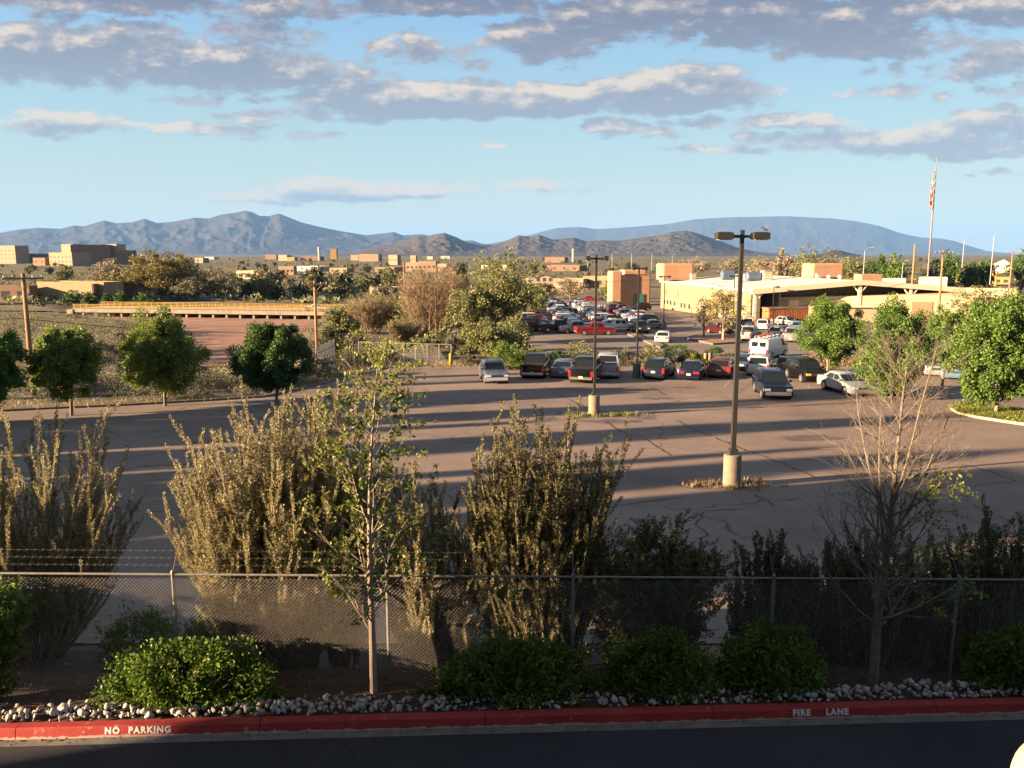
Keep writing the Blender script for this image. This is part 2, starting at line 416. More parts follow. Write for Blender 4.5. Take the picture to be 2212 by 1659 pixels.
# mountains
def range_mesh(name, D, depth, prof, m, seed, base_y=551, ncol=760, nrow=130, spur=.5, freq=26):
    px = np.array([p[0] for p in prof], float); py = np.array([p[1] for p in prof], float)
    xs = np.linspace(px[0], px[-1], ncol)
    top = np.interp(xs, px, py)
    el = np.array([uv_sky(a, b) for a, b in zip(xs, top)]); bl = np.array([uv_sky(a, base_y)[1] for a in xs])
    U = el[:, 0]; H = (el[:, 1]-bl)*D
    base = CAMZ + bl*D
    v = np.linspace(0, 1, nrow)
    crest = .55
    sh = np.where(v < crest, v/crest, 1-(v-crest)/(1-crest))
    Yv = D - depth*(crest-v)
    ux = U[None, :]*D
    k = freq/ (U[-1]-U[0])/D
    warp = (fbm(ux*k*.7, v[:, None]*2.5, 3, seed+7)-.45)*.55/k
    vy = v[:, None]*depth*k*.75
    rid = 1-np.abs(2*fbm((ux+warp)*k+vy*.35, vy+0*ux, 4, seed)/.94-1)     # spurs that run down from the crest
    rid2 = 1-np.abs(2*fbm((ux-warp)*k*2.7, vy*2.2+0*ux, 3, seed+3)/.87-1)
    s2 = sh[:, None]**(.75+1.2*rid)
    env = 4*s2*(1-s2)
    Zr = H[None, :]*(s2 + env*((rid-.62)*spur + (rid2-.6)*spur*.38 + (fbm(ux*k*9, vy*9+0*ux, 3, seed+5)-.45)*spur*.12))
    Zr[np.abs(v-crest).argmin()] = H
    Xg = U[None, :]*Yv[:, None]; Yg = np.repeat(Yv[:, None], ncol, 1); Zg = base[None, :] + np.maximum(Zr, -.02*H) - 14*(1-sh[:, None])
    mb = MB(); idx = np.arange(Xg.size).reshape(Xg.shape)
    mb.add(np.stack([Xg, Yg, Zg], -1), np.stack([idx[:-1, :-1], idx[:-1, 1:], idx[1:, 1:], idx[1:, :-1]], -1).reshape(-1, 4))
    return tag(mb.build(name, m, smooth=True), kind='structure')
m_hill = mat('hill scrub', (.072,.060,.046), rough=.97, col2=(.052,.046,.037), scale=.004, detail=9, spec=.1)
m_range = mat('range forest', (.030,.031,.031), rough=.97, col2=(.044,.041,.036), scale=.0016, detail=9, spec=.1)
m_far = mat('far range', (.035,.037,.036), rough=.97, col2=(.05,.048,.042), scale=.0008, detail=9, spec=.1)
range_mesh('mountain_range', 17500, 7000, [(-420,530),(-200,512),(0,503),(40,496),(80,492),(130,494),(160,487),(180,489),(225,476),(250,482),(285,480),(312,472),(340,482),(380,478),(420,470),(450,472),(475,464),(510,459),(530,455),(545,458),(560,466),(580,467),(603,461),(625,470),(650,480),(690,490),(740,500),(790,508),(830,504),(850,501),(870,508),(910,506),(950,512),(1000,520),(1020,519),(1040,526),(1060,528),(1110,531),(1200,546),(1260,551)], m_range, 11, spur=.45, freq=15)
range_mesh('far_mountains', 27000, 9000, [(980,545),(1040,530),(1100,518),(1150,506),(1200,493),(1250,490),(1290,495),(1340,492),(1380,489),(1440,484),(1500,474),(1560,470),(1640,468),(1700,467),(1760,470),(1800,472),(1850,478),(1900,488),(1940,502),(1960,507),(1990,513),(2030,515),(2060,520),(2090,530),(2130,542),(2200,549),(2300,551)], m_far, 23, spur=.2, freq=12)
range_mesh('hills', 8200, 3600, [(700,551),(760,545),(800,535),(840,528),(870,520),(905,510),(920,511),(935,507),(960,503),(985,512),(1010,524),(1040,531),(1065,529),(1090,522),(1120,508),(1145,511),(1165,507),(1195,518),(1240,513),(1265,521),(1300,519),(1340,520),(1390,512),(1420,509),(1450,501),(1478,498),(1500,502),(1530,512),(1560,522),(1590,534),(1630,543),(1700,550)], m_hill, 37, spur=.42, freq=15)
range_mesh('small_hill', 5200, 900, [(1740,551),(1780,547),(1795,543),(1803,540),(1815,541),(1835,546),(1862,551)], m_hill, 41, ncol=80, nrow=40, freq=6)

# foreground: road, gutter, red kerb, planting bed
def kerb_y(X): return 10.73 + (X+7.25)*(11.43-10.73)/(7.68+7.25)
def fence_y(X): return 12.2 + (X+7.8)*(.40/15.6)
def fence_top(X): return 1.99 - (X+7.8)*(.27/15.6)
kdir = np.array([14.93, .70]); kdir /= np.linalg.norm(kdir); knor = np.array([-kdir[1], kdir[0]])
k0 = np.array([-7.25, 10.73])
def kpt(t, s, z): p = k0 + kdir*t + knor*s; return np.array([p[0], p[1], z])
m_road = asphalt('road asphalt', (.026,.027,.030), (.042,.042,.045), .35, .5)
sheet('road', np.linspace(-40, 12.0, 40), -60, 60, 60, .0, m_road, zf=lambda X, Y: X*0)
mb = MB()
V = [kpt(t, s, z) for t in np.linspace(-40, 60, 3) for s, z in ((-.01, .004), (.115, .03))]
mb.add(V, [[0, 2, 3, 1], [2, 4, 5, 3]])
m_conc = mat('worn concrete', (.125,.113,.10), rough=.93, var=.28, scale=3.0, bump=.2, detail=9)
gut = mb.build('gutter', m_conc); tag(gut, kind='structure')
m_red = mat('faded red kerb paint', (.225,.020,.020), rough=.75, col2=(.31,.036,.030), scale=2.2, detail=9, bump=.15)
def red_worn():
    N = m_red.node_tree.nodes; L = m_red.node_tree.links; b = N['Principled BSDF']
    src = b.inputs['Base Color'].links[0].from_socket; tc = N.new('ShaderNodeTexCoord')
    n = N.new('ShaderNodeTexNoise'); n.inputs['Scale'].default_value = 5; n.inputs['Detail'].default_value = 10; n.inputs['Roughness'].default_value = .75; L.new(tc.outputs['Object'], n.inputs['Vector'])
    sp = N.new('ShaderNodeSeparateXYZ'); L.new(tc.outputs['Object'], sp.inputs[0])
    # paint worn off along the foot of the face
    ft = N.new('ShaderNodeMapRange'); L.new(sp.outputs[2], ft.inputs['Value']); ft.inputs['From Min'].default_value = .028; ft.inputs['From Max'].default_value = .075; ft.inputs['To Min'].default_value = .30; ft.inputs['To Max'].default_value = 0
    ad = N.new('ShaderNodeMath'); ad.operation = 'ADD'; L.new(n.outputs[0], ad.inputs[0]); L.new(ft.outputs[0], ad.inputs[1])
    r_ = N.new('ShaderNodeMapRange'); L.new(ad.outputs[0], r_.inputs['Value']); r_.inputs['From Min'].default_value = .61; r_.inputs['From Max'].default_value = .66
    mx = N.new('ShaderNodeMix'); mx.data_type = 'RGBA'; L.new(r_.outputs[0], mx.inputs[0]); L.new(src, mx.inputs[6]); mx.inputs[7].default_value = (.34,.24,.19, 1)
    L.new(mx.outputs[2], b.inputs['Base Color'])
red_worn()
joints = [-34, -20, -14.3, -10.4, -7.1, -3.65, -.38, 3.02, 6.42, 9.8, 13.2, 20, 40]
def worn_white():
    N = m_white.node_tree.nodes
    for n in N:
        if n.type == 'MAP_RANGE': n.inputs['From Min'].default_value = .54; n.inputs['From Max'].default_value = .66
kerb_root = empty('kerb', (0, 0, 0)); tag(kerb_root, kind='structure')
for a, b in zip(joints[:-1], joints[1:]):
    t0 = a+7.25+.006; t1 = b+7.25-.006
    sec = [(.115, -.05), (.115, .03), (.15, .165), (.17, .182), (.30, .184), (.315, .17), (.315, -.05)]
    mb = MB(); V = [kpt(t, s, z) for t in (t0, t1) for s, z in sec]; n = len(sec)
    mb.add(V, [[i, n+i, n+(i+1) % n, (i+1) % n] for i in range(n)])
    mb.add(V, [list(range(n)), list(range(2*n-1, n-1, -1))])
    mb.build('kerb_segment', m_red, parent=kerb_root)
m_white = mat('worn white stencil paint', (.62,.58,.56), rough=.8, col2=(.42,.30,.28), scale=22, detail=9)
worn_white()
def lettering(text, px, py, size):
    d = ray(px, py); # meet the sloping kerb face
    t = 12.0
    for _ in range(40):
        p = np.array([0, 0, CAMZ])+d*t
        s = (p[:2]-k0) @ knor
        t += (.135-s)/(d[:2] @ knor)
    p = np.array([0, 0, CAMZ])+d*t; tt = (p[:2]-k0) @ kdir
    for wd, dt in text:
        cu = bpy.data.curves.new('kerb_lettering', 'FONT'); cu.body = wd; cu.size = size; cu.space_character = 1.22; cu.offset = .0062; cu.extrude = .0012; cu.resolution_u = 3
        o = bpy.data.objects.new('tmp', cu); COL.objects.link(o)
        bpy.context.view_layer.update()
        me = bpy.data.meshes.new_from_object(o.evaluated_get(bpy.context.evaluated_depsgraph_get()))
        bpy.data.objects.remove(o); me.name = 'kerb_lettering'; me.materials.clear(); me.materials.append(m_white)
        # stencil bridges: split by narrow gaps is done by the letter spacing; stand it on the face
        q = bpy.data.objects.new('kerb_lettering', me); COL.objects.link(q); q.parent = kerb_root
        xax = Vector((kdir[0], kdir[1], 0)); up = Vector((*(knor*.035), .135)).normalized(); zax = xax.cross(up)
        base = kpt(tt+dt, .115+.035*(.05/.135)-.003, .03+.05)
        q.matrix_world = Matrix(((xax.x, up.x, zax.x, base[0]), (xax.y, up.y, zax.y, base[1]), (xax.z, up.z, zax.z, base[2]), (0, 0, 0, 1)))
lettering([('NO', 0), ('PARKING', .335)], 227, 1593, .124)
lettering([('FIRE', 0), ('LANE', .505)], 1712, 1553, .124)

m_soil = mat('brown bark soil', (.045,.026,.018), rough=.97, col2=(.08,.048,.032), scale=5, detail=10, bump=.6, bscale=30)
S_ = [(.312, .12), (.55, .15), (.75, .16), (1.0, .14), (1.3, .08), (1.7, .03), (2.05, .0), (2.2, -.10), (2.5, -.50), (2.9, -.72), (3.6, -.75), (4.4, -.80), (5.2, -.98)]
ts = np.linspace(-45, 60, 240)
V = np.array([[kpt(t, s, z + (fbm(t*2.3, s*2.3, 3, 77)-.45)*(.10 if .5 < s < 2.2 else .0) - (max(0, t-7)*.018 if s > 1 else 0)) for s, z in S_] for t in ts])
idx = np.arange(V.shape[0]*V.shape[1]).reshape(V.shape[:2])
mb = MB(); mb.add(V, np.stack([idx[:-1, :-1], idx[1:, :-1], idx[1:, 1:], idx[:-1, 1:]], -1).reshape(-1, 4))
tag(mb.build('planting_bed', m_soil, smooth=True), kind='structure')

# the near car park and the far one
_LX = ([13, 30, 44, 47.5, 50.4, 53.8, 60.5, 66, 71, 74], [-62, -48, -36, -30, -22.6, -16.5, -14.6, -13.2, -12.2, -11.6])
lot_l = lambda y: float(np.interp(y, *_LX))
m_lot = asphalt('old brown asphalt', (.152,.117,.098), (.214,.163,.133), .85, .22)
sheet('parking_lot', np.concatenate([np.arange(15.5, 74, 1.17), [74]]), lot_l, 95, 90, .035, m_lot)
far_l = lambda y: float(np.interp(y, [79, 95, 118, 160, 245], [3.0, 3.0, -1.0, 0.5, 8]))
m_lot2 = asphalt('far lot asphalt', (.150,.120,.103), (.20,.16,.136), .8, .2)
sheet('far_parking_lot', np.arange(79, 246, 3.2), far_l, 170, 60, .05, m_lot2)
def kerb_run(name, pts, h=.16, w=.18, m=None, lift=0):
    mb = MB(); pts = [np.array(p, float) for p in pts]
    P = np.array([[p[0], p[1]] for p in pts]); T = np.gradient(P, axis=0); T /= np.linalg.norm(T, axis=1, keepdims=True); Nn = np.column_stack([-T[:, 1], T[:, 0]])
    V = []
    for p, n in zip(P, Nn):
        for s, z in ((-w/2, -.1), (-w/2+.02, h), (w/2, h), (w/2, -.1)):
            q = p+n*s; V.append([q[0], q[1], gzf(p[0], p[1])+z+lift])
    n = len(P)
    mb.add(V, [[i*4+j, i*4+4+j, i*4+4+j+1, i*4+j+1] for i in range(n-1) for j in range(3)])
    return tag(mb.build(name, m or m_conc), kind='structure')
ys = np.concatenate([np.arange(30, 74, 2.0), [74]])
kerb_run('lot_kerb', [(lot_l(y)-.05, y) for y in ys] + [(x, 74.05) for x in np.arange(-9, 96, 3.0)])
kerb_run('far_lot_kerb', [(x, 79) for x in np.arange(3, 150, 4.0)])
# strips between and beside the lots
m_dirt = mat('dry verge', (.20,.15,.095), rough=.97, col2=(.11,.10,.05), scale=.9, detail=9, bump=.4)
sheet('verge', np.linspace(74.1, 78.9, 5), -12, 120, 80, .10, m_dirt)

def pavement_cracks():
    """tar sealed cracks and a few patched spots on the near lot"""
    rng = np.random.default_rng(12); mb = MB()
    runs = [((1175,837),(1229,864),(1262,880)), ((1309,910),(1342,935),(1396,950),(1449,986)), ((1407,837),(1437,855)), ((1458,908),(1512,935),(1536,944)), ((1542,947),(1640,985),(1707,1009),(1762,1034)), ((2071,1003),(2144,1022),(2193,1040)), ((1602,1102),(1522,1108),(1501,1127),(1512,1143),(1531,1160),(1506,1168)), ((1539,1284),(1596,1292)), ((1630,1070),(1672,1094)), ((470,905),(560,912),(680,906)), ((1180,1120),(1330,1095),(1480,1075)), ((760,885),(905,872)), ((1700,880),(1830,872),(1990,885)), ((300,1010),(420,1004),(640,1012)), ((1850,930),(1940,968),(2060,985))]
    for run in runs:
        P = [on_ground(*q)[:2] for q in run]; Q = []
        for a, b in zip(P[:-1], P[1:]):
            n = max(int(np.linalg.norm(b-a)/.35), 2)
            for t in np.linspace(0, 1, n, endpoint=False): Q.append(a+(b-a)*t+rng.normal(size=2)*.05)
        Q.append(P[-1]); Q = np.array(Q); T = np.gradient(Q, axis=0); T /= np.linalg.norm(T, axis=1, keepdims=True)+1e-9; Nn = np.column_stack([-T[:, 1], T[:, 0]])
        w = rng.uniform(.025, .065, len(Q)); V = []
        for q, n_, ww in zip(Q, Nn, w):
            for s_ in (-1, 1): c = q+n_*ww*s_; V.append([c[0], c[1], gzf(c[0], c[1])+.041])
        k = len(Q); mb.add(V, [[2*i, 2*i+1, 2*i+3, 2*i+2] for i in range(k-1)])
    tag(mb.build('pavement_cracks', mat('tar seal', (.040,.034,.032), rough=.7, var=.3, scale=3)), kind='structure')
    mb = MB()
    for px, py, r in ((1420,862,.8),(1395,905,.5),(1700,855,.6),(1480,838,.7),(1555,1048,.9),(1180,905,.7),(1320,912,1.0),(1750,948,1.0),(1960,1005,.7),(1240,842,.9),(1620,880,.6)):
        b = on_ground(px, py); a = np.linspace(0, 6.28, 18, endpoint=False); rr = r*(.55+.6*rng.uniform(0, 1, 18)); ex = rng.uniform(1.2, 2.2)
        mb.poly([[b[0]+math.cos(t)*q*ex, b[1]+math.sin(t)*q, gzf(b[0]+math.cos(t)*q*ex, b[1]+math.sin(t)*q)+.039] for t, q in zip(a, rr)])
    tag(mb.build('pavement_stains', mat('oil stain', (.095,.076,.068), rough=.8, var=.3, scale=2)), kind='structure')
pavement_cracks()
# ------------------------------------------------------------------ plants
L_gold = leafmat('olive shrub leaf', (.235,.215,.108), island=.5)
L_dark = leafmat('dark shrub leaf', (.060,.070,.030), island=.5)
L_green = leafmat('green hedge leaf', (.098,.160,.024), island=.45)
L_lime = leafmat('young lime leaf', (.155,.185,.035), island=.45, trans=.4)
L_maple = leafmat('street tree leaf', (.100,.170,.034), island=.5, trans=.35)
L_maple2 = leafmat('paler tree leaf', (.150,.205,.044), island=.5, trans=.45)
L_deep = leafmat('deep green leaf', (.058,.108,.028), island=.5)
L_cotton = leafmat('cottonwood leaf', (.155,.165,.062), island=.4)
L_tan = leafmat('tan bud leaf', (.225,.19,.12), island=.35, trans=.2)
L_sage = leafmat('sage leaf', (.160,.150,.102), island=.22, trans=.45)
L_juniper = leafmat('juniper leaf', (.045,.055,.026), island=.5, trans=.1)
L_straw = leafmat('dry grass blade', (.25,.19,.105), island=.35, trans=.3)
L_grass = leafmat('green grass blade', (.12,.14,.03), island=.4, trans=.3)
m_bark = mat('grey brown bark', (.16,.12,.09), rough=.95, var=.35, scale=9, detail=8, stretch=(1, 1, .3))
m_bark_pale = mat('pale bark', (.24,.19,.145), rough=.95, var=.3, scale=9, detail=8, stretch=(1, 1, .3))
m_twig = mat('tan twig', (.22,.155,.10), rough=.95, var=.25, scale=5)
m_stem = mat('pale grey stem', (.26,.20,.15), rough=.95, var=.35, scale=6)

def unit(v): return v/(np.linalg.norm(v, axis=-1, keepdims=True)+1e-9)
def stems(rng, P0, D0, length, r0, n=8, up=.0, wob=.06, taper=.25, grav=0.0):
    """M curved stems as (M,n,3) points and (M,n) radii"""
    P0 = np.atleast_2d(P0); D = unit(np.atleast_2d(D0)).copy(); Mn = len(P0)
    length = np.broadcast_to(np.asarray(length, float), (Mn,)); r0 = np.broadcast_to(np.asarray(r0, float), (Mn,))
    P = np.zeros((Mn, n, 3)); P[:, 0] = P0
    st = (length/(n-1))[:, None]
    for i in range(1, n):
        D = unit(D + rng.normal(size=(Mn, 3))*wob + np.array([0, 0, up/(n-1)]))
        P[:, i] = P[:, i-1] + D*st
    t = np.linspace(0, 1, n)
    return P, r0[:, None]*(1-(1-taper)*t[None, :])
def sample(P, idx, t):
    n = P.shape[1]; x = t*(n-1); i = np.minimum(x.astype(int), n-2); f = (x-i)[..., None] if P.ndim == 3 else (x-i)
    return P[idx, i]*(1-f) + P[idx, i+1]*f
def tangent(P, idx, t):
    n = P.shape[1]; i = np.minimum((t*(n-1)).astype(int), n-2); return unit(P[idx, i+1]-P[idx, i])
def shoots(rng, P, Rr, per, t0, t1, ang, length, rr, n=6, up=.3, wob=.08, taper=.3, shrink=0.0, upright=0.0, az=None):
    """side shoots off stems: per of them along each, between t0 and t1"""
    Mn = len(P); idx = np.repeat(np.arange(Mn), per); N_ = len(idx)
    t = np.tile(np.linspace(t0, t1, per), Mn) + rng.uniform(-.5, .5, N_)*(t1-t0)/max(per, 1); t = np.clip(t, t0*.9, min(t1, .995))
    p = sample(P, idx, t); T = tangent(P, idx, t); r = sample(Rr, idx, t)
    ref = np.where(np.abs(T[:, 2:3]) > .95, np.array([1., 0, 0]), np.array([0, 0, 1.]))
    A = unit(np.cross(T, ref)); B = np.cross(T, A)
    ph = (np.tile(np.arange(per), Mn)*2.399 + rng.uniform(0, 6.28, Mn)[idx] + rng.normal(size=N_)*.3)
    a = R(ang)*rng.uniform(.75, 1.25, N_)
    d = T*np.cos(a)[:, None] + (A*np.cos(ph)[:, None]+B*np.sin(ph)[:, None])*np.sin(a)[:, None]
    d = unit(d + np.array([0, 0, upright]))
    L_ = length*rng.uniform(.6, 1.2, N_)*(1-shrink*t)
    return stems(rng, p, d, L_, np.minimum(r*rr, r), n, up, wob, taper) + (t,)
def tuft_leaves(rng, mb, P, step, size, t0=.15, per=3, ang=50, m=0, ratio=.5, jit=.01, density=None):
    """leaves set in whorls along stems"""
    Ls = np.linalg.norm(np.diff(P, axis=1), axis=2).sum(1)
    k = np.maximum((Ls*(1-t0)/step).astype(int), 1)
    idx = np.repeat(np.arange(len(P)), k*per)
    t = t0 + (1-t0)*rng.uniform(0, 1, len(idx))
    p = sample(P, idx, t); T = tangent(P, idx, t)
    rv = rng.normal(size=(len(idx), 3)); sd = unit(np.cross(T, rv)); a = R(ang)*rng.uniform(.6, 1.3, len(idx))
    d = T*np.cos(a)[:, None]+sd*np.sin(a)[:, None]
    mb.leaves(p + sd*jit, d, size*rng.uniform(.6, 1.3, len(idx)), ratio, m, rng)

def plant_root(name, label, cat, loc, group=None, rz=0):
    return tag(empty(name, loc, rz), label, cat, group)

def tall_shrub(label, base, height, spread, lean, nst, leaf, seed, side=6, leafsize=.037, group='tall upright shrubs behind the chain link fence', t_leaf=.22, dense=1.0, stem_m=None, step=.028):
    rng = np.random.default_rng(seed)
    root = plant_root('tall_shrub', label, 'shrub', base, group)
    a = rng.uniform(0, 6.28, nst); rr = np.sqrt(rng.uniform(0, 1, nst))
    P0 = np.column_stack([np.cos(a)*rr*spread, np.sin(a)*rr*spread*.6, np.zeros(nst)-.12])
    out = np.column_stack([np.cos(a)*rr*lean, np.sin(a)*rr*lean*.55, np.ones(nst)])
    hl = height*(1.02-.38*rr**2)*rng.uniform(.78, 1.06, nst)
    P, Rr = stems(rng, P0, out, hl, rng.uniform(.012, .024, nst), 10, up=.55*lean+.1, wob=.045, taper=.25)
    P2, R2, t2 = shoots(rng, P, Rr, side+5, .08, .94, 30, height*.25, .6, 6, up=.35, wob=.05, shrink=.55, upright=.35)
    mb = MB(); mb.tubes(P, Rr, 4); mb.tubes(P2, R2, 3)
    mb.build('stem', stem_m or m_stem, root)
    ml = MB()
    tuft_leaves(rng, ml, P, step*.6, leafsize, t0=.12, per=4, ang=42)
    tuft_leaves(rng, ml, P2, step*.6, leafsize, t0=.0, per=4, ang=42)
    ml.build('foliage', leaf, root)
    return root

def blob_dirs(rng, n): return unit(rng.normal(size=(n, 3)))
def mound_leaves(rng, mb, c, rad, n, size, clump=110, lump=.3, m=0, flat=.0, ratio=.6, outw=.8, fill=.35, bottom=-.25):
    """foliage in clumps through an uneven ellipsoid"""
    nc = clump
    d = blob_dirs(rng, nc*2); d = d[d[:, 2] > bottom][:nc]; nc = len(d)
    lumpy = 1 + lump*(rng.uniform(-1, 1, nc))*.8
    rr = (fill+(1-fill)*rng.uniform(0, 1, nc)**.45)*lumpy
    C = d*rr[:, None]
    per = max(n//nc, 1); idx = np.repeat(np.arange(nc), per)
    cs = rng.uniform(.13, .30, nc)[idx]
    off = blob_dirs(rng, len(idx))*(rng.uniform(0, 1, len(idx))**.5*cs)[:, None]
    p = (C[idx]+off)
    dirs = unit(d[idx]*outw + blob_dirs(rng, len(idx)) + np.array([0, 0, .15]))
    mb.leaves(np.array(c)+p*np.array(rad), dirs, size*rng.uniform(.6, 1.3, len(idx)), ratio, m, rng)

def low_shrub(label, base, rad, leaf, seed, n=16000, size=.062, group='low green shrubs along the red kerb', name='low_shrub'):
    rng = np.random.default_rng(seed)
    root = plant_root(name, label, 'shrub', base, group)
    ml = MB(); mound_leaves(rng, ml, (0, 0, rad[2]*.12), rad, n, size, 150, .28, ratio=.55, fill=.3)
    # sprigs standing out of the outline
    k = 90; d = blob_dirs(rng, k*3); d = d[d[:, 2] > .05][:k]
    P, Rr = stems(rng, d*np.array(rad)*.8, d+np.array([0, 0, .6]), max(rad)*.28, .004, 5, up=.4)
    tuft_leaves(rng, ml, P, .022, size*.9, t0=.0, per=2, ang=45)
    ml.build('foliage', leaf, root)
    mb = MB(); kk = 40; d = blob_dirs(rng, kk*3); d = d[d[:, 2] > .0][:kk]
    P2, R2 = stems(rng, np.zeros((len(d), 3)), d*np.array(rad), max(rad)*.85, .010, 6, up=.2)
    mb.tubes(P2, R2, 3); mb.tubes(P, Rr, 3); mb.build('stem', m_twig, root)
    return root

def round_tree_mesh(seed, h, cr, ch, clear, leaf, n=9000, size=.16, tr=.11, lump=.35, clump=95, bark=None, fork=7, fill=.3, shape=1.0):
    """trunk and crown as two mesh builders; crown of radius cr and height ch starting at clear"""
    rng = np.random.default_rng(seed)
    t = MB(); P, Rr = stems(rng, [[0, 0, -.15]], [[.02, .03, 1]], h*.78, tr, 9, wob=.03, taper=.25); t.tubes(P, Rr, 8)
    P2, R2, _ = shoots(rng, P, Rr, fork, clear/h*1.05, .95, 48, cr*1.0, .55, 6, up=.5, shrink=.35)
    t.tubes(P2, R2, 5)
    P3, R3, _ = shoots(rng, P2, R2, 5, .25, .95, 40, cr*.5, .55, 5, up=.3); t.tubes(P3, R3, 3)
    c = MB()
    cz = clear+ch*.5
    nc = clump
    d = blob_dirs(rng, nc); rr = (fill+(1-fill)*rng.uniform(0, 1, nc)**.5)*(1+lump*rng.uniform(-1, .55, nc))
    C = d*rr[:, None]
    # narrower at the top and pinched at the foot
    zz = C[:, 2]; wf = np.clip(1.08-.38*np.clip(zz, 0, 2)*shape - .35*np.clip(-zz-.4, 0, 1), .3, 1.2)
    C[:, 0] *= wf; C[:, 1] *= wf
    per = n//nc; idx = np.repeat(np.arange(nc), per)
    off = blob_dirs(rng, len(idx))*(rng.uniform(0, 1, len(idx))**.5*rng.uniform(.13, .27, nc)[idx])[:, None]
    p = C[idx]+off
    dirs = unit(d[idx]*.5+blob_dirs(rng, len(idx))+np.array([0, 0, -.15]))
    c.leaves(np.array([0, 0, cz])+p*np.array([cr, cr, ch*.5]), dirs, size*rng.uniform(.6, 1.35, len(idx)), .75, 0, rng)
    return t, c
def tree_from(label, base, tc, leaf, bark, group=None, name='tree', cat='tree', rz=0):
    root = plant_root(name, label, cat, base, group, rz)
    tc[0].build('trunk', bark, root); tc[1].build('crown', leaf, root)
    return root

def airy_tree_mesh(seed, h, w, leafn, leafsize, tr=.06, nb=26, twig_per=7, clear=.25, up=.5, ang=50, lean=(0, 0), taper_w=.75, leaf_t=.3, tw2=5, lsel=None, leaders=0):
    rng = np.random.default_rng(seed)
    t = MB(); P, Rr = stems(rng, [[0, 0, -.15]], [[lean[0], lean[1], 1]], h, tr, 14, wob=.018, taper=.12); t.tubes(P, Rr, 8)
    P2, R2, tt = shoots(rng, P, Rr, nb, clear, .97, ang, w, .45, 8, up=up, wob=.06, shrink=taper_w, taper=.22); t.tubes(P2, R2, 4)
    if leaders:
        Pl, Rl, _ = shoots(rng, P, Rr, leaders, .30, .62, 24, h*.46, .6, 8, up=.5, wob=.05, taper=.2); P2 = np.concatenate([P2, Pl]); R2 = np.concatenate([R2, Rl]); t.tubes(Pl, Rl, 5)
    P3, R3, _ = shoots(rng, P2, R2, twig_per, .22, .97, 36, w*.42, .5, 6, up=.35, wob=.09, shrink=.3, taper=.3); t.tubes(P3, np.maximum(R3, .0022), 3)
    P4, R4, _ = shoots(rng, P3, R3, tw2, .3, .97, 38, w*.15, .6, 4, up=.2, wob=.1, taper=.4); t.tubes(P4, np.maximum(R4, .0017), 3)
    c = MB()
    tips = np.concatenate([P3[:, -1], P4[:, -1], P4[:, 2]])
    if lsel is not None: tips = tips[lsel(tips)]
    if leafn > 0 and len(tips):
        i = rng.integers(0, len(tips), leafn//4); i = np.repeat(i, 4)
        p = tips[i]+rng.normal(size=(len(i), 3))*leafsize*.5
        c.leaves(p, unit(blob_dirs(rng, len(i))+np.array([0, 0, -.3])), leafsize*rng.uniform(.6, 1.3, len(i)), .7, 0, rng)
    return t, c

GB = lambda x, y: np.array([x, y, 0])
def bed_z(Y_off): return .05
# --- tall shrubs rooted in the slope beyond the fence
def behind(px, Y): 
    x = (px-1106)/F*(Y*_c+7.2*_s); return (x, Y, gzf(x, Y)+.12)
tall_shrub('tall sparse shrub fanning out wide behind the left end of the fence, gold tips', behind(70, 15.0), 5.1, .55, .82, 90, L_gold, 101, side=5, step=.030)
tall_shrub('broadest gold tipped tall shrub with many pale stems, left of the thin sapling', behind(596, 13.45), 4.95, .62, .27, 165, L_gold, 102, side=6, step=.030)
tall_shrub('narrow gold plume of upright stems, tallest shrub, directly behind the thin sapling', behind(738, 14.2), 5.3, .28, .12, 40, L_gold, 103, side=6, step=.027)
tall_shrub('shorter olive shrub filling the gap between the sapling and the dark topped tall shrub', behind(945, 13.9), 4.1, .55, .25, 62, L_gold, 104, side=6, step=.028)
tall_shrub('dense tall shrub, sunlit olive on its left half and dark on its right half', behind(1165, 13.9), 4.85, .6, .30, 125, leafmat('mixed shrub leaf', (.135,.130,.055), .5), 105, side=6, step=.027)
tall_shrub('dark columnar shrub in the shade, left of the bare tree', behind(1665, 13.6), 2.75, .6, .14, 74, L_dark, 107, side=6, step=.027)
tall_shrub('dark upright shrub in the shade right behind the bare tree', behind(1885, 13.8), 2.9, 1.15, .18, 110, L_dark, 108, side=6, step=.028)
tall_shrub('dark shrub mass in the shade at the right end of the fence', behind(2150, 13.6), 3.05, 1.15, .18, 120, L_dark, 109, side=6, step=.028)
def loose_bush(label, base, h, w, leaf, seed, n=30000):
    rng = np.random.default_rng(seed); root = plant_root('loose_bush', label, 'bush', base, 'tall upright shrubs behind the chain link fence')
    a = rng.uniform(0, 6.28, 60); rr = np.sqrt(rng.uniform(0, 1, 60))
    P, Rr = stems(rng, np.column_stack([np.cos(a)*.3*rr, np.sin(a)*.2*rr, np.zeros(60)-.1]), np.column_stack([np.cos(a)*rr*.7*w, np.sin(a)*rr*.5*w, np.ones(60)]), h*(1.05-.35*rr), .014, 8, up=.2, wob=.07)
    P2, R2, _ = shoots(rng, P, Rr, 9, .15, .98, 42, h*.26, .5, 6, up=.1, wob=.12, shrink=.35)
    P3, R3, _ = shoots(rng, P2, R2, 5, .2, .98, 40, h*.10, .5, 4, up=.1, wob=.12)
    mb = MB(); mb.tubes(P, Rr, 4); mb.tubes(P2, R2, 3); mb.build('stem', m_twig, root)
    ml = MB(); tuft_leaves(rng, ml, P2, .025, .045, t0=.1, per=4); tuft_leaves(rng, ml, P3, .02, .042, t0=.0, per=4); ml.build('foliage', leaf, root)
    return root
loose_bush('loose dark green bush with fine twigs, in the shade right of the dense tall shrub', behind(1395, 13.7), 2.75, .62, leafmat('shaded bush leaf', (.075,.085,.03), .5), 106)
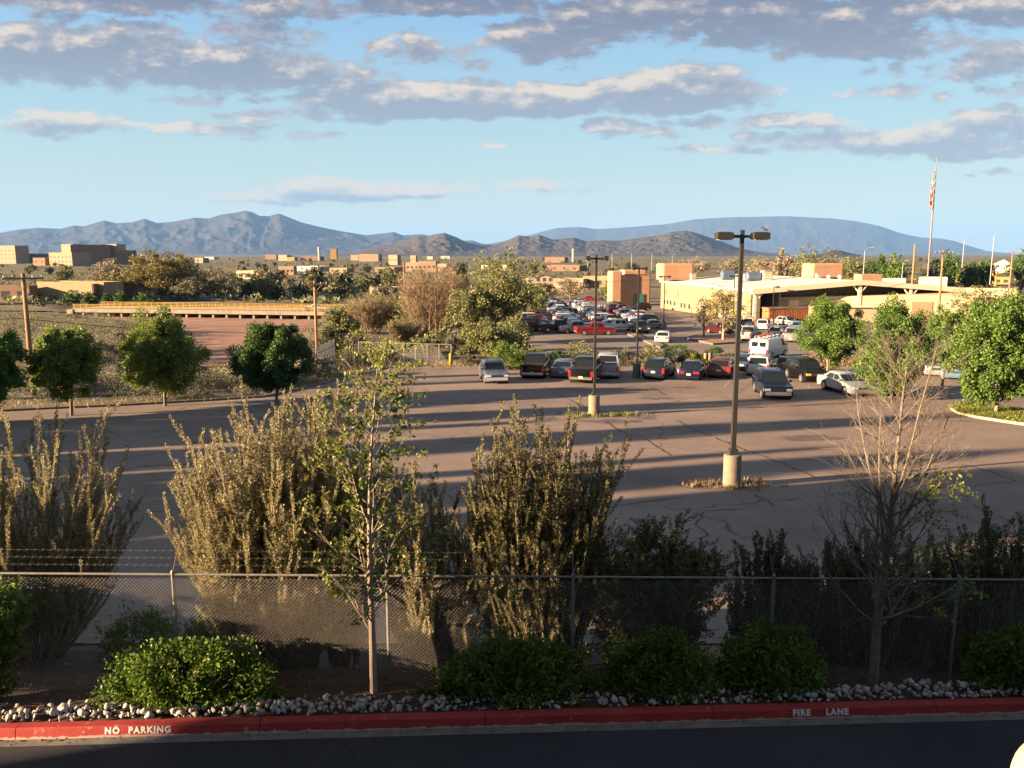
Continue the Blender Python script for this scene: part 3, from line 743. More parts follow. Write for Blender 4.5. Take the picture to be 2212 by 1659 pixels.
low_shrub('small green bush showing through the fence mesh left of the sunlit fence post', behind(305, 14.3), (.75,.5,.95), L_green, 111, 5000, .06, None)
low_shrub('small leafy bush behind the fence mesh just right of the sunlit fence post', behind(455, 14.0), (.7,.5,1.0), L_green, 112, 4200, .06, None)
# --- low shrubs in the planting bed
def on_bed(px, Y, z=.13):
    d = ray(px, 1450); return (d[0]*Y/d[1], Y, z)
low_shrub('bright sunlit green shrub mounding above the NO PARKING kerb', on_bed(410, 11.72), (1.17,.46,.84), L_green, 121, 21000)
low_shrub('dark green shaded shrub, first to the right of the thin sapling', on_bed(1112, 11.95), (1.18,.44,.76), L_green, 122, 19000)
low_shrub('dark green shaded shrub, middle one of the three between the sapling and the bare tree', on_bed(1425, 12.0), (.88,.42,.80), L_green, 123, 16000)
low_shrub('dark green shaded shrub just left of the bare tree, above the FIRE LANE kerb', on_bed(1668, 12.1), (.84,.42,.84), L_green, 124, 16000)
low_shrub('half lit green shrub behind the rocks at the right end of the kerb', on_bed(2215, 12.2), (.95,.45,.82), L_green, 125, 12000)
def willow_bush():
    rng = np.random.default_rng(126); root = plant_root('leafy_bush', 'tall light green bush with drooping long leaves at the left end of the kerb', 'bush', on_bed(-44, 11.68))
    a = rng.uniform(0, 6.28, 90); rr = np.sqrt(rng.uniform(0, 1, 90))
    P, Rr = stems(rng, np.column_stack([np.cos(a)*.22*rr, np.sin(a)*.15*rr, np.zeros(90)]), np.column_stack([np.cos(a)*rr*.22, np.sin(a)*rr*.15, np.ones(90)]), 1.95*(1.05-.3*rr), .010, 8, up=-.3, wob=.06)
    P2, R2, _ = shoots(rng, P, Rr, 10,   .1, .98, 55, .28, .6, 5, up=-.5, wob=.1)
    mb = MB(); mb.tubes(P, Rr, 4); mb.tubes(P2, R2, 3); mb.build('stem', m_twig, root)
    ml = MB(); tuft_leaves(rng, ml, P2, .026, .10, t0=.0, per=2, ang=60, ratio=.28); tuft_leaves(rng, ml, P, .03, .10, t0=.1, per=2, ang=60, ratio=.28); ml.build('foliage', leafmat('long green leaf', (.085,.14,.025), .45, .35), root)
willow_bush()
# --- the two young trees in the bed
tree_from('thin young tree with sparse light green leaves, in the rocks left of centre', on_bed(806, 11.95, .1), airy_tree_mesh(131, 5.25, 1.45, 4200, .064, tr=.062, nb=32, twig_per=5, clear=.22, up=.6, ang=50, taper_w=.62, tw2=3), L_lime, m_bark_pale, name='young_tree')
tree_from('nearly bare young tree with fine tan twigs, above the FIRE LANE kerb', on_bed(1888, 12.2, .1), airy_tree_mesh(132, 5.3, 1.7, 900, .06, tr=.085, nb=40, twig_per=8, clear=.2, up=.62, ang=58, taper_w=.66, tw2=6, leaders=5, lsel=lambda p: (p[:, 0] > .45) & (p[:, 2] < 3.7)), L_lime, mat('brown grey bark', (.140,.115,.088), rough=.95, var=.3, scale=7), name='bare_tree')

# --- trees standing along the edges of the near car park
def lot_tree(label, px, py, top, wpx, seed, leaf, clearpx, n=11000, size=.17, D=None, group='round green trees around the near parking lot', lump=.35, bark=None, shape=1.0, fill=.3):
    b = on_ground(px, py); k = (b[1]*_c+(CAMZ-b[2])*_s)/F
    h = (py-top)*k*1.0; cr = wpx*k/2*1.0; n = int(n*4.6); size *= .68; lump *= .62; fill = .18; clear = (py-clearpx)*k
    return tree_from(label, b, round_tree_mesh(seed, h, cr, h-clear, clear, leaf, n, size, lump=lump, shape=shape, fill=fill, clump=130), leaf, bark or m_bark, group, name='round_tree')
lot_tree('round green tree cut by the left edge, in front of the tan utility pole', -22, 916, 690, 150, 201, L_maple, 868)
lot_tree('yellow green round tree second from the left, pale forked trunk', 154, 899, 702, 148, 202, L_maple2, 856)
lot_tree('green round tree third from the left, before the sandy wash', 357, 878, 672, 158, 203, L_maple2, 852)
lot_tree('darkest dense round tree, beside the wooden utility pole', 597, 876, 690, 158, 204, L_deep, 840, n=15000, lump=.2, fill=.2)
lot_tree('green round tree beside the white van, left of the open sided building front', 1787, 812, 640, 132, 205, L_maple, 782, n=12000)
lot_tree('ragged green tree rising behind the top of the bare tree', 1925, 862, 648, 150, 206, L_maple, 850, n=9000, lump=.55)
lot_tree('smaller green tree between the ragged tree and the tree on the grass island', 2035, 840, 662, 92, 209, L_maple, 800, n=5000, lump=.6)
lot_tree('large yellow green tree on the kerbed grass island at the right', 2150, 897, 640, 196, 207, L_maple, 862, n=16000, size=.19, lump=.4, bark=m_bark_pale)
# ------------------------------------------------------------------ chain link fence
m_galv = mat('weathered galvanised steel', (.165,.155,.14), rough=.5, metal=.15, var=.2, scale=14)
m_galvw = mat('galvanised wire', (.45,.42,.38), rough=.55, metal=.2, var=.2, scale=9)
m_rusty = mat('rusted wire', (.10,.085,.07), rough=.8)
def chain_fence():
    root = tag(empty('chain_link_fence', (0, fence_y(0), .05)), 'long grey chain link fence with barbed wire strands behind the red kerb', 'fence')
    o0 = np.array([0, fence_y(0), .05])
    xs = [-13.9, -10.85]
    for px in (384, 838, 1238, 1675, 2082):
        d = ray(px, 1243); xs.append(d[0]*12.45/d[1])
    xs += [xs[-1]+3.05, xs[-1]+6.1]
    gb = lambda x: fence_top(x)-1.98
    pt = lambda x, z, dy=0: np.array([x, fence_y(x)+dy, z])-o0
    for x in xs:
        mb = MB(); mb.cyl(pt(x, gb(x)-.1), pt(x, fence_top(x)+.03), .027, k=10); p = mb.build('fence_post', m_galv, root, smooth=False)
        mb = MB(); mb.cyl(pt(x, fence_top(x)+.03), pt(x, fence_top(x)+.07), .034, .02, k=10); mb.build('post_cap', m_galv, p)
        mb = MB(); mb.cyl(pt(x, fence_top(x)+.02), pt(x, fence_top(x)+.30, .24), .009, k=6); mb.build('barb_arm', m_rusty, p)
    X = np.linspace(-14, xs[-1], 24)
    mb = MB(); mb.tubes([pt(x, fence_top(x)) for x in X], np.full(24, .020), 8); mb.build('top_rail', m_galv, root, smooth=True)
    mb = MB(); mb.tubes([pt(x, gb(x)+.05) for x in X], np.full(24, .0028), 4); mb.build('tension_wire', m_galvw, root)
    for k in range(3):
        f = (k+1)/3; mb = MB(); Xw = np.linspace(-14, xs[-1], 120)
        mb.tubes([pt(x, fence_top(x)+.03+.27*f, .23*f) for x in Xw], np.full(120, .0017), 4)
        bx = np.arange(-13.9, xs[-1], .125)
        c = np.array([pt(x, fence_top(x)+.03+.27*f, .23*f) for x in bx])
        for sgn in (1, -1):
            d_ = np.array([.012, .008*sgn, .02*sgn]); mb.tubes(np.stack([c-d_, c+d_], 1), np.full((len(c), 2), .0016), 3)
        mb.build('barbed_wire', m_rusty, root)
    # woven diamonds: two families of slanting wires, slightly in front of and behind each other
    mb = MB(); h = 1.88; st = .062
    for sgn, dy in ((1, -.028), (-1, -.024)):
        x0 = np.arange(-14-h, xs[-1]+h, st); n = 3; P = []
        for x in x0:
            a, b = (0, 1)
            xa, xb = (x, x+h) if sgn > 0 else (x+h, x)
            ta, tb = 0.0, 1.0
            lo, hi = -14, xs[-1]
            dx = xb-xa
            t1, t2 = sorted(((lo-xa)/dx, (hi-xa)/dx)); ta = max(ta, t1); tb = min(tb, t2)
            if tb-ta < .02: continue
            P.append([pt(xa+dx*t, gb(xa+dx*t)+.05+h*t, dy) for t in (ta, (ta+tb)/2, tb)])
        mb.tubes(np.array(P), np.full((len(P), 3), .00095), 3)
    o = mb.build('wire_mesh', m_galvw, root)
    root.location = o0
chain_fence()

# ------------------------------------------------------------------ river rocks along the kerb
def rock_meshes():
    rng = np.random.default_rng(5); out = []
    cols = [((.42,.40,.37), (.32,.31,.295)), ((.36,.32,.28), (.27,.22,.18)), ((.31,.32,.335), (.24,.25,.26)), ((.38,.36,.34), (.30,.28,.26)), ((.30,.21,.16), (.25,.19,.16))]
    ms = [mat('river rock', a, rough=.85, col2=b, scale=14, detail=8, bump=.2) for a, b in cols]
    for i in range(15):
        bm = bmesh.new(); bmesh.ops.create_icosphere(bm, subdivisions=3, radius=1)
        ax = rng.uniform(.55, 1.0, 3); ax[rng.integers(0, 3)] = 1
        cuts = [(unit(rng.normal(size=3)), rng.uniform(.55, .85)) for _ in range(11)]
        ph = rng.uniform(0, 9, 3)
        for v in bm.verts:
            p = np.array(v.co)
            for nrm, c in cuts:
                d = p @ nrm
                if d > c: p = p - nrm*(d-c)*.98
            p = p*(1+.06*math.sin(3*p[0]+ph[0])*math.sin(4*p[1]+ph[1])+.05*math.sin(5*p[2]+ph[2]))
            v.co = p*ax
        me = bpy.data.meshes.new('river_rock'); bm.to_mesh(me); bm.free()
        me.polygons.foreach_set('use_smooth', np.ones(len(me.polygons), bool)); me.materials.append(ms[i % 5]); out.append(me)
    return out, ['pale grey', 'cream', 'dark grey', 'whitish', 'reddish brown']
def rocks():
    ml, names = rock_meshes(); rng = np.random.default_rng(8); placed = []
    n = 0
    def skip(x):   # where shrubs sit right on the kerb
        for a, b in ((-.95, 1.3), (1.55, 2.75), (2.95, 4.05)):
            if a < x < b: return True
        return False
    tries = 0
    while n < 298 and tries < 6000:
        tries += 1
        t = rng.uniform(-.7, 15.6); s = .355 + abs(rng.normal())*.20
        if s > .80: continue
        r = rng.uniform(.042, .078)
        p = kpt(t, s, 0)
        if skip(p[0]) and rng.uniform() > .12: continue
        if any((p[0]-q[0])**2+(p[1]-q[1])**2 < (.52*(r+q[2]))**2 for q in placed): continue
        placed.append((p[0], p[1], r))
        i = int(rng.integers(0, 15))
        z = .17 + .05*math.exp(-((s-.52)/.2)**2) + rng.uniform(-.01, .05)
        o = bpy.data.objects.new('river_rock', ml[i]); COL.objects.link(o)
        o.location = (p[0], p[1], z); o.scale = (r, r, r*rng.uniform(.7, 1)); o.rotation_euler = tuple(rng.uniform(0, 6.28, 3))
        o['label'] = names[i % 5]+' rounded river rock in the strip behind the red kerb'; o['category'] = 'rock'; o['group'] = 'river rocks behind the red kerb'
        n += 1
    mb = MB()
    for k in range(900):     # small gravel between the rocks
        t = rng.uniform(-.7, 15.6); s = .335+abs(rng.normal())*.24
        if s > .95: continue
        p = kpt(t, s, .165+.05*math.exp(-((s-.52)/.2)**2)); me = ml[int(rng.integers(0, 15))]; r = rng.uniform(.016, .038)
        a = rng.normal(size=(6, 3)); a = unit(np.array([[1,0,0],[-1,0,0],[0,1,0],[0,-1,0],[0,0,1],[0,0,-1]])+a*.25)*r*rng.uniform(.7, 1.2, (6, 1)); mb.add(p+a, [[0,2,4],[2,1,4],[1,3,4],[3,0,4],[2,0,5],[1,2,5],[3,1,5],[0,3,5]])
    tag(mb.build('gravel', mat('pale gravel', (.28,.26,.24), rough=.9, island=.45)), 'small pale gravel between the river rocks', None, kind='stuff')
rocks()

# ------------------------------------------------------------------ the hotel: cream parapet at the window, wing to the left
m_stucco = mat('cream stucco', (.34,.27,.18), rough=.92, var=.12, scale=3, bump=.3, bscale=60)
m_pane = mat('dark window glass', (.03,.035,.04), rough=.08, spec=.6)
SX, SY = math.sin(R(SUN_AZ-180)), math.cos(R(SUN_AZ-180))     # ground direction the light travels
def along(s_, n_): return np.array([s_*SX-n_*SY, s_*SY+n_*SX])
def hotel():
    c = along(-46, .3); rz = math.atan2(SY, SX)
    root = tag(empty('hotel_building', (c[0], c[1], 0)), 'cream stucco hotel wing beside the road, behind the viewpoint', 'building')
    mb = MB(); mb.box((0, 0, 6.2), (24, 23.5, 12.6), rz); mb.box((0, 0, 12.6), (23.6, 23.1, .3), rz)
    mb.box((7-c[0], -8.2-c[1], 6.2), (27, 14, 12.6)); mb.build('wall', m_stucco, root)
    for fx in range(5):
        for fz in range(3):
            w = MB(); q = np.array([12.04, -8+fx*4.1]); w.box((q[0]*math.cos(rz)-q[1]*math.sin(rz), q[0]*math.sin(rz)+q[1]*math.cos(rz), 2.2+fz*3.7), (.10, 1.6, 1.7), rz); w.build('window', m_pane, root)
hotel()
def shade_block():  # unseen block, its steps shaped to shade the shrubs and the near lot
    c = along(-44, 19); rz = math.atan2(SY, SX)
    root = tag(empty('stepped_shade_block', (c[0], c[1], -.5), rz), 'unseen stepped block added to shade the shrubs and the near lot', 'building')
    mb = MB(); mb.box((0, 1.85, 6.5), (12, 7.5, 13.2)); mb.box((0, -2.5, 5.1), (12, 1.2, 10.4)); mb.box((0, -4.1, 4.4), (12, 2.0, 9.0)); mb.build('wall', m_stucco, root)
    mb = MB(); mb.box((0, 1.85, 13.15), (12.3, 7.2, .2)); mb.build('roof_edge', m_conc, root)
shade_block()
def shadow_casters():  # unseen trees added as casters, crowns sized to the lot's shadow bands
    for i, (n_, hw, z0, z1, s_) in enumerate(((27.2, 1.25, 3, 15, -45), (36.0, 1.5, 3, 16, -46), (41.2, .62, 3, 10.5, -46), (44.3, 1.35, 3, 15.5, -47), (30.1, .30, 2, 13, -45), (32.6, .35, 2, 8, -45), (38.6, .3, 2, 7, -46), (47.6, .35, 2, 9, -47), (61.0, .5, 3, 13, -50), (66.0, .6, 3, 13.5, -52),
        (25.6, .72, 2, 9.2, -45), (28.6, .72, 2, 9.0, -46), (31.2, .72, 2, 8.6, -45.5), (33.4, .6, 2, 8.4, -46.5), (38.0, .8, 2, 8.2, -46), (40.6, .72, 2, 8.8, -47), (43.0, .72, 2, 8.6, -46), (46.6, .72, 2, 9.2, -48), (49.2, .72, 2, 8.4, -48))):
        p = along(s_, n_); zb = gzf(p[0], p[1])
        tc = round_tree_mesh(300+i, z1-zb, hw*1.12, z1-z0, z0-zb, L_maple, 13000, .30, lump=.10, clump=260, fill=.1, shape=.0)
        tree_from('unseen slim tree added left of the near lot to cast a shadow band', (p[0], p[1], zb), tc, L_maple, m_bark, 'poplars past the left end of the near lot', name='shadow_band_tree')
shadow_casters()
def parapet():
    d = ray(2316, 1706); p = d*2.6; c = np.array([p[0], p[1], CAMZ+p[2]])
    mb = MB(); a = np.linspace(-math.pi*.75, math.pi*.75, 3)
    bm = bmesh.new(); bmesh.ops.create_uvsphere(bm, u_segments=32, v_segments=20, radius=.17)
    for v in bm.verts:
        if v.co.z < 0: v.co.z *= 5.0
    me = bpy.data.meshes.new('globe_post'); bm.to_mesh(me); bm.free(); me.materials.append(mat('cream parapet paint', (.42,.34,.22), rough=.8))
    me.polygons.foreach_set('use_smooth', np.ones(len(me.polygons), bool))
    o = bpy.data.objects.new('rounded_parapet', me); COL.objects.link(o); o.location = c
    tag(o, 'rounded cream stucco parapet end, cut by the bottom right corner', 'parapet')
parapet()

# ------------------------------------------------------------------ parking lot lamps
m_bronze = mat('dark bronze paint', (.022,.021,.018), rough=.6, var=.12, scale=5, spec=.35)
m_lampbase = mat('cast concrete', (.165,.14,.105), rough=.92, var=.14, scale=4, detail=9, bump=.2)
m_lens = mat('lamp lens', (.35,.35,.33), rough=.2)
def lamp(label, px, py, h=9.0, rz=0.0, base=True, one=False, thin=1.0, endon=False):
    b = on_ground(px, py); root = tag(empty('parking_lot_lamp', b, rz), label, 'lamp post', 'lamp posts in the parking lots')
    bh = 1.22 if base else .15
    mb = MB(); mb.cyl((0, 0, -.3), (0, 0, bh-.03), .315, k=28); mb.cyl((0, 0, bh-.03), (0, 0, bh), .315, .285, k=28); mb.build('concrete_base', m_lampbase, root)
    mb = MB(); w = .165*thin
    mb.box((0, 0, (bh+h)/2), (w, w, h-bh), top=.72); mb.box((0, 0, bh+.10), (w*1.9, w*1.9, .2), top=.9); mb.box((0, 0, h+.02), (w*.8, w*.8, .04)); mb.build('pole', m_bronze, root)
    for sg in ((-1, 1) if not one else (1,)):
        mb = MB(); mb.box((sg*.22, 0, h-.17), (.32, .09, .10)); arm = mb.build('lamp_arm', m_bronze, root)
        dm = (.24, .60) if endon else (.56, .42); mb = MB(); mb.box((sg*(.50 if endon else .64), 0, h-.16), (dm[0], dm[1], .22)); mb.box((sg*(.50 if endon else .64), 0, h-.035), (dm[0]*.85, dm[1]*.85, .03), top=.9); hd = mb.build('lamp_head', m_bronze, root)
        mb = MB(); mb.box((sg*(.50 if endon else .64), 0, h-.285), (dm[0]*.8, dm[1]*.8, .02)); mb.build('lens', m_lens, hd)
    return root, b
L1, l1b = lamp('nearest tall bronze lamp post on a cream concrete drum, dry grass round its foot', 1580, 1052, 9.1, R(4))
lamp('bronze two headed lamp post on a concrete drum in the middle of the near lot', 1283, 899, 9.0, R(6), endon=True, thin=.85)
lamp('bronze two headed lamp post on a grey drum by the far kerb', 1375, 817, 9.0, R(8), endon=True, thin=.85)
lamp('thin lamp post standing behind the white sedan in the far lot', 1433, 712, 8.4, R(4), thin=.9)
lamp('thin lamp post in front of the open sided building corner, behind the nearest lamp', 1583, 700, 8.3, R(3), thin=.9)
lamp('short thin lamp post before the dark open bay of the metal building', 1668, 704, 6.6, R(3), one=True, thin=.8)
def bird():
    bm = bmesh.new(); bmesh.ops.create_uvsphere(bm, u_segments=14, v_segments=10, radius=1)
    for v in bm.verts:
        x, y, z = v.co; t = (x+1)/2
        w = .34*(1-.5*abs(x)); v.co = (x*.09, y*.09*.42/.42*.45, z*.042 + .03*x)
    h = bmesh.ops.create_uvsphere(bm, u_segments=10, v_segments=8, radius=.030)
    bmesh.ops.translate(bm, verts=h['verts'], vec=(.085, 0, .065))
    k = bmesh.ops.create_cone(bm, segments=6, radius1=.010, radius2=.001, depth=.035, cap_ends=True)
    bmesh.ops.rotate(bm, verts=k['verts'], cent=(0, 0, 0), matrix=Matrix.Rotation(R(90), 3, 'Y')); bmesh.ops.translate(bm, verts=k['verts'], vec=(.125, 0, .062))
    t = bmesh.ops.create_cube(bm, size=1); bmesh.ops.scale(bm, verts=t['verts'], vec=(.11, .035, .010)); bmesh.ops.translate(bm, verts=t['verts'], vec=(-.13, 0, -.035))
    for s in (-1, 1):
        l = bmesh.ops.create_cube(bm, size=1); bmesh.ops.scale(bm, verts=l['verts'], vec=(.006, .006, .05)); bmesh.ops.translate(bm, verts=l['verts'], vec=(.0, s*.014, -.055))
    me = bpy.data.meshes.new('bird'); bm.to_mesh(me); bm.free(); me.materials.append(mat('dark feathers', (.03,.028,.03), rough=.7))
    o = bpy.data.objects.new('bird', me); COL.objects.link(o); a = R(4)
    o.location = (l1b[0]+.80*math.cos(a), l1b[1]+.80*math.sin(a), l1b[2]+9.1+.07); o.rotation_euler = (0, 0, R(150)); tag(o, 'small dark bird perched on the nearest lamp head', 'bird')
bird()

# ------------------------------------------------------------------ wooden utility poles and their wires
m_wood = mat('weathered pole wood', (.23,.135,.075), rough=.95, var=.3, scale=6, stretch=(1, 1, .15), detail=8)
m_wire = mat('black cable', (.02,.02,.02), rough=.6)
m_ins = mat('pale insulator', (.4,.4,.42), rough=.3)
def upole(label, x, y, top_z, r=.15, arm=True, rz=0.0, armw=2.4, name='utility_pole'):
    z0 = gzf(x, y); root = tag(empty(name, (x, y, z0), rz), label, 'utility pole', 'wooden utility poles')
    h = top_z-z0; mb = MB(); mb.tubes([[0, 0, -.5], [0, 0, h*.5], [0, 0, h]], [r, r*.9, r*.72], 12, cap=True); mb.build('pole', m_wood, root, smooth=True)
    if arm:
        mb = MB(); mb.box((0, -.14, h-.35), (armw, .10, .12)); ar = mb.build('crossarm', m_wood, root)
        mb = MB()
        for q in (-.46, -.24, .24, .46): mb.cyl((q*armw, -.14, h-.29), (q*armw, -.14, h-.13), .05, .03, 8)
        mb.build('insulator', m_ins, ar)
        mb = MB(); mb.tubes([[[-armw*.3, -.2, h-.4], [0, -.16, h-1.1]], [[armw*.3, -.2, h-.4], [0, -.16, h-1.1]]], np.full((2, 2), .025), 4); mb.build('brace', m_wood, root)
    return np.array([x, y, z0]), h
P1 = at_depth(49, 590, 55); P2 = at_depth(679, 606, 80); P3 = at_depth(2038, 541, 128)
upole('thick sunlit utility pole at the left edge behind the round trees', P1[0], P1[1], P1[2], .17, rz=R(20))
upole('brown wooden utility pole with a crossarm right of the dark round tree', P2[0], P2[1], P2[2], .155, rz=R(15))
upole('wooden utility pole standing before the right end of the metal building', P3[0], P3[1], P3[2], .19, rz=R(10), armw=3.2)
def span(a, b, sag, r=.018, n=24):
    t = np.linspace(0, 1, n); P = a[None]*(1-t[:, None])+b[None]*t[:, None]; P[:, 2] -= sag*4*t*(1-t)
    return P, np.full(n, r)
def wires():
    i = [0]
    def put(label, spans, name='overhead_cable'):
        mb = MB()
        for P, r in spans: mb.tubes(P, r, 5)
        tag(mb.build(name, m_wire), label, 'cable', 'overhead cables between the utility poles')
    a1 = at_depth(50, 688, 55); a2 = at_depth(679, 714, 80); a3 = at_depth(2038, 588, 128)
    lft = at_depth(-500, 660, 45)
    put('thick black cable sagging from the brown utility pole across the parked cars', [span(a1, a2, .5, .022), span(a2, a3, 3.2, .030, 50), span(lft, a1, .3, .022)])
    b1 = at_depth(50, 674, 55); b2 = at_depth(679, 704, 80); b3 = at_depth(2038, 576, 128)
    put('thin cable strung just above the thick black one', [span(b1, b2, .4, .010), span(b2, b3, 2.9, .014, 50)])
    for q, lb in ((-1.1, 'top wire on the camera side of the crossarms'), (1.1, 'top wire on the far side of the crossarms')):
        c1 = P1+np.array([q*.95, q*.3, -.1]); c2 = P2+np.array([q*.97, q*.25, -.1]); c3 = P3+np.array([q*1.2, q*.2, -.1])
        put(lb, [span(c1, c2, .5, .007), span(c2, c3, 1.8, .008, 50)])
wires()
# ------------------------------------------------------------------ vehicles
m_glass = mat('car glass', (.010,.013,.015), rough=.06, spec=.28)
m_tyre = mat('tyre rubber', (.022,.021,.021), rough=.85)
m_rim = mat('alloy rim', (.42,.42,.43), rough=.32, metal=.8)
m_rimd = mat('steel rim', (.10,.10,.105), rough=.5, metal=.5)
m_chrome = mat('chrome trim', (.62,.62,.62), rough=.2, metal=.9)
m_plastic = mat('black trim', (.025,.025,.026), rough=.6)
m_red_l = mat('red tail lamp', (.42,.012,.012), rough=.2, spec=.6, coat=.5)
m_head = mat('headlamp glass', (.62,.62,.60), rough=.12, spec=.8, coat=.6)
m_plate = mat('licence plate', (.55,.50,.30), rough=.5)
m_amber = mat('amber headlamp', (.60,.36,.03), rough=.15, spec=.8, coat=.6)
_paints = {}
def paint(rgb, rough=.28, metal=.25):
    k = (rgb, rough)
    if k not in _paints: _paints[k] = mat('car paint', rgb, rough=rough, metal=metal, spec=.4, coat=.35, var=.06, scale=3)
    return _paints[k]

TYPES = {
 # length, width, height, wheel radius, front axle, rear axle, lower profile (x, z) hood line, greenhouse: ws base, roof front, roof rear, rear base, belt z
 'suv':    dict(L=4.7, W=1.88, H=1.74, r=.37, fa=1.42, ra=-1.38, hood=[(2.33,.50),(2.35,.74),(2.22,.98),(1.05,1.10)], tail=[(-2.25,1.10),(-2.33,.85),(-2.32,.45)], g=(1.10,.38,-1.72,-2.22,1.08), base=.30),
 'cross':  dict(L=4.5, W=1.84, H=1.64, r=.35, fa=1.36, ra=-1.30, hood=[(2.22,.46),(2.25,.70),(2.08,.92),(1.00,1.04)], tail=[(-2.08,1.06),(-2.22,.80),(-2.22,.42)], g=(1.05,.22,-1.45,-2.06,1.03), base=.27),
 'sedan':  dict(L=4.8, W=1.82, H=1.45, r=.33, fa=1.42, ra=-1.40, hood=[(2.36,.42),(2.40,.62),(2.22,.78),(1.02,.94)], tail=[(-1.75,.99),(-2.33,.95),(-2.40,.68),(-2.37,.40)], g=(1.08,.22,-.98,-1.78,.93), base=.22),
 'hatch':  dict(L=4.1, W=1.75, H=1.52, r=.32, fa=1.26, ra=-1.22, hood=[(2.0,.42),(2.04,.64),(1.85,.84),(.98,.96)], tail=[(-1.9,1.0),(-2.04,.76),(-2.02,.40)], g=(1.02,.18,-1.35,-1.90,.95), base=.22),
 'pickup': dict(L=5.8, W=1.98, H=1.90, r=.41, fa=1.78, ra=-1.72, hood=[(2.84,.52),(2.88,.82),(2.76,1.13),(1.42,1.22)], tail=[(-2.88,1.22),(-2.90,.85),(-2.86,.52)], g=(1.48,.82,-.62,-.86,1.20), base=.36, bed=(-1.02,-2.80)),
 'van':    dict(L=5.7, W=2.0, H=2.08, r=.38, fa=1.85, ra=-1.65, hood=[(2.78,.48),(2.82,.80),(2.70,1.02),(2.10,1.20)], tail=[(-2.78,1.20),(-2.82,.85),(-2.80,.45)], g=(2.15,1.35,-2.66,-2.78,1.18), base=.30),
 'coupe':  dict(L=4.8, W=1.9, H=1.38, r=.34, fa=1.45, ra=-1.38, hood=[(2.36,.40),(2.40,.62),(2.25,.80),(.80,.92)], tail=[(-2.0,1.0),(-2.36,.95),(-2.38,.65),(-2.34,.40)], g=(.88,.05,-.85,-2.0,.92), base=.22),
}
def car_shapes(kind):
    """dict of part name -> list of (MB, material key)"""
    T = TYPES[kind]; W = T['W']; hw = W/2; r = T['r']; out = {}
    # side outline with wheel arches
    pts = list(T['hood']); 
    pts += T['tail']
    low = T['base']
    def arch(cx):
        return [(cx+(r+.06)*math.cos(a), max(low, r+(r+.06)*math.sin(a))) for a in np.linspace(math.pi*1.03, -math.pi*.03, 11)]
    xr, xf = pts[-1][0], pts[0][0]
    lower = [(xr+.05, low)] + arch(T['ra']) + arch(T['fa']) + [(xf-.04, low)]
    prof = np.array(pts + lower); n = len(prof)
    b = MB()
    def ring(y, sx, sz, dz=0.0):
        p = prof.copy(); p[:, 0] *= sx; zc = .62; p[:, 1] = zc+(p[:, 1]-zc)*sz+dz
        return np.column_stack([p[:, 0], np.full(n, y), p[:, 1]])
    secs = [(-hw, .972, .90), (-hw+.05, .990, .965), (-hw+.16, 1, 1), (0, 1.012, 1.015), (hw-.16, 1, 1), (hw-.05, .990, .965), (hw, .972, .90)]
    V = np.concatenate([ring(*s) for s in secs]); f = []
    for s in range(len(secs)-1):
        for i in range(n):
            j = (i+1) % n; f.append([s*n+i, s*n+j, (s+1)*n+j, (s+1)*n+i])
    b.add(V, f); b.add(V, [list(range(n-1, -1, -1)), list(range((len(secs)-1)*n, len(secs)*n))])
    # greenhouse: pillars and roof in body colour
    wb, rf, rr, tb, zb = T['g']; H = T['H']; zb -= .03
    w0 = hw-.07; w1 = hw-(.22 if kind != 'van' else .13)
    lv = [(wb, tb, w0, zb), (rf+.10, rr-.04, w1+.03, H-.13), (rf, rr+.02, w1-.02, H-.05), (rf-.10, rr+.12, w1-.12, H)]
    GV = []
    for (a, c, w, z) in lv: GV += [(a, -w, z), (a, w, z), (c, w, z), (c, -w, z)]
    gf = []
    for l in range(3):
        for i in range(4):
            j = (i+1) % 4; gf.append([l*4+i, l*4+j, l*4+4+j, l*4+4+i])
    gf.append([12, 13, 14, 15]); b.add(GV, gf)
    if kind == 'pickup':
        x0, x1 = T['bed']; zr = T['hood'][-1][1]
        k = MB(); k.box(((x0+x1)/2, 0, zr+.022), (x0-x1-.10, W-.36, .03)); out['bed_liner'] = [(k, 'plastic')]
        b.box(((x0+x1)/2, hw-.13, zr+.035), (x0-x1, .09, .07)); b.box(((x0+x1)/2, -hw+.13, zr+.035), (x0-x1, .09, .07)); b.box((x1-.02, 0, zr+.03), (.09, W-.22, .07))
    out['body'] = [(b, 'paint')]
    # glass, a few mm proud of the pillars
    G0 = np.array(GV[0:4]); G1 = np.array(GV[4:8])
    def pane(a, b_, c, d, l, rgt, bo, to, proud=.006):
        """quad a,b bottom, d,c top; inset fractions"""
        a, b_, c, d = map(np.array, (a, b_, c, d)); nrm = np.cross(b_-a, d-a); nrm = nrm/np.linalg.norm(nrm)*proud
        P = lambda u, v: (a*(1-u)+b_*u)*(1-v)+(d*(1-u)+c*u)*v+nrm
        return [P(l, bo), P(rgt, bo), P(rgt, to), P(l, to)]
    mw = MB(); mw.poly(pane(G0[0], G0[1], G1[1], G1[0], .05, .95, .06, .97)); out['windshield'] = [(mw, 'glass')]
    mr = MB(); 
    if kind == 'van':
        mr.poly(pane(G0[2], G0[3], G1[3], G1[2], .10, .46, .22, .82)); mr.poly(pane(G0[2], G0[3], G1[3], G1[2], .54, .90, .22, .82))
    else: mr.poly(pane(G0[2], G0[3], G1[3], G1[2], .08, .92, .14, .95))
    out['rear_window'] = [(mr, 'glass')]
    splits = {'suv': [(.06,.30),(.33,.60),(.63,.93)], 'cross': [(.07,.34),(.37,.66),(.69,.90)], 'sedan': [(.10,.44),(.47,.86)], 'hatch': [(.09,.44),(.47,.88)], 'pickup': [(.10,.50),(.54,.94)], 'van': [(.03,.17)], 'coupe': [(.10,.60)]}[kind]
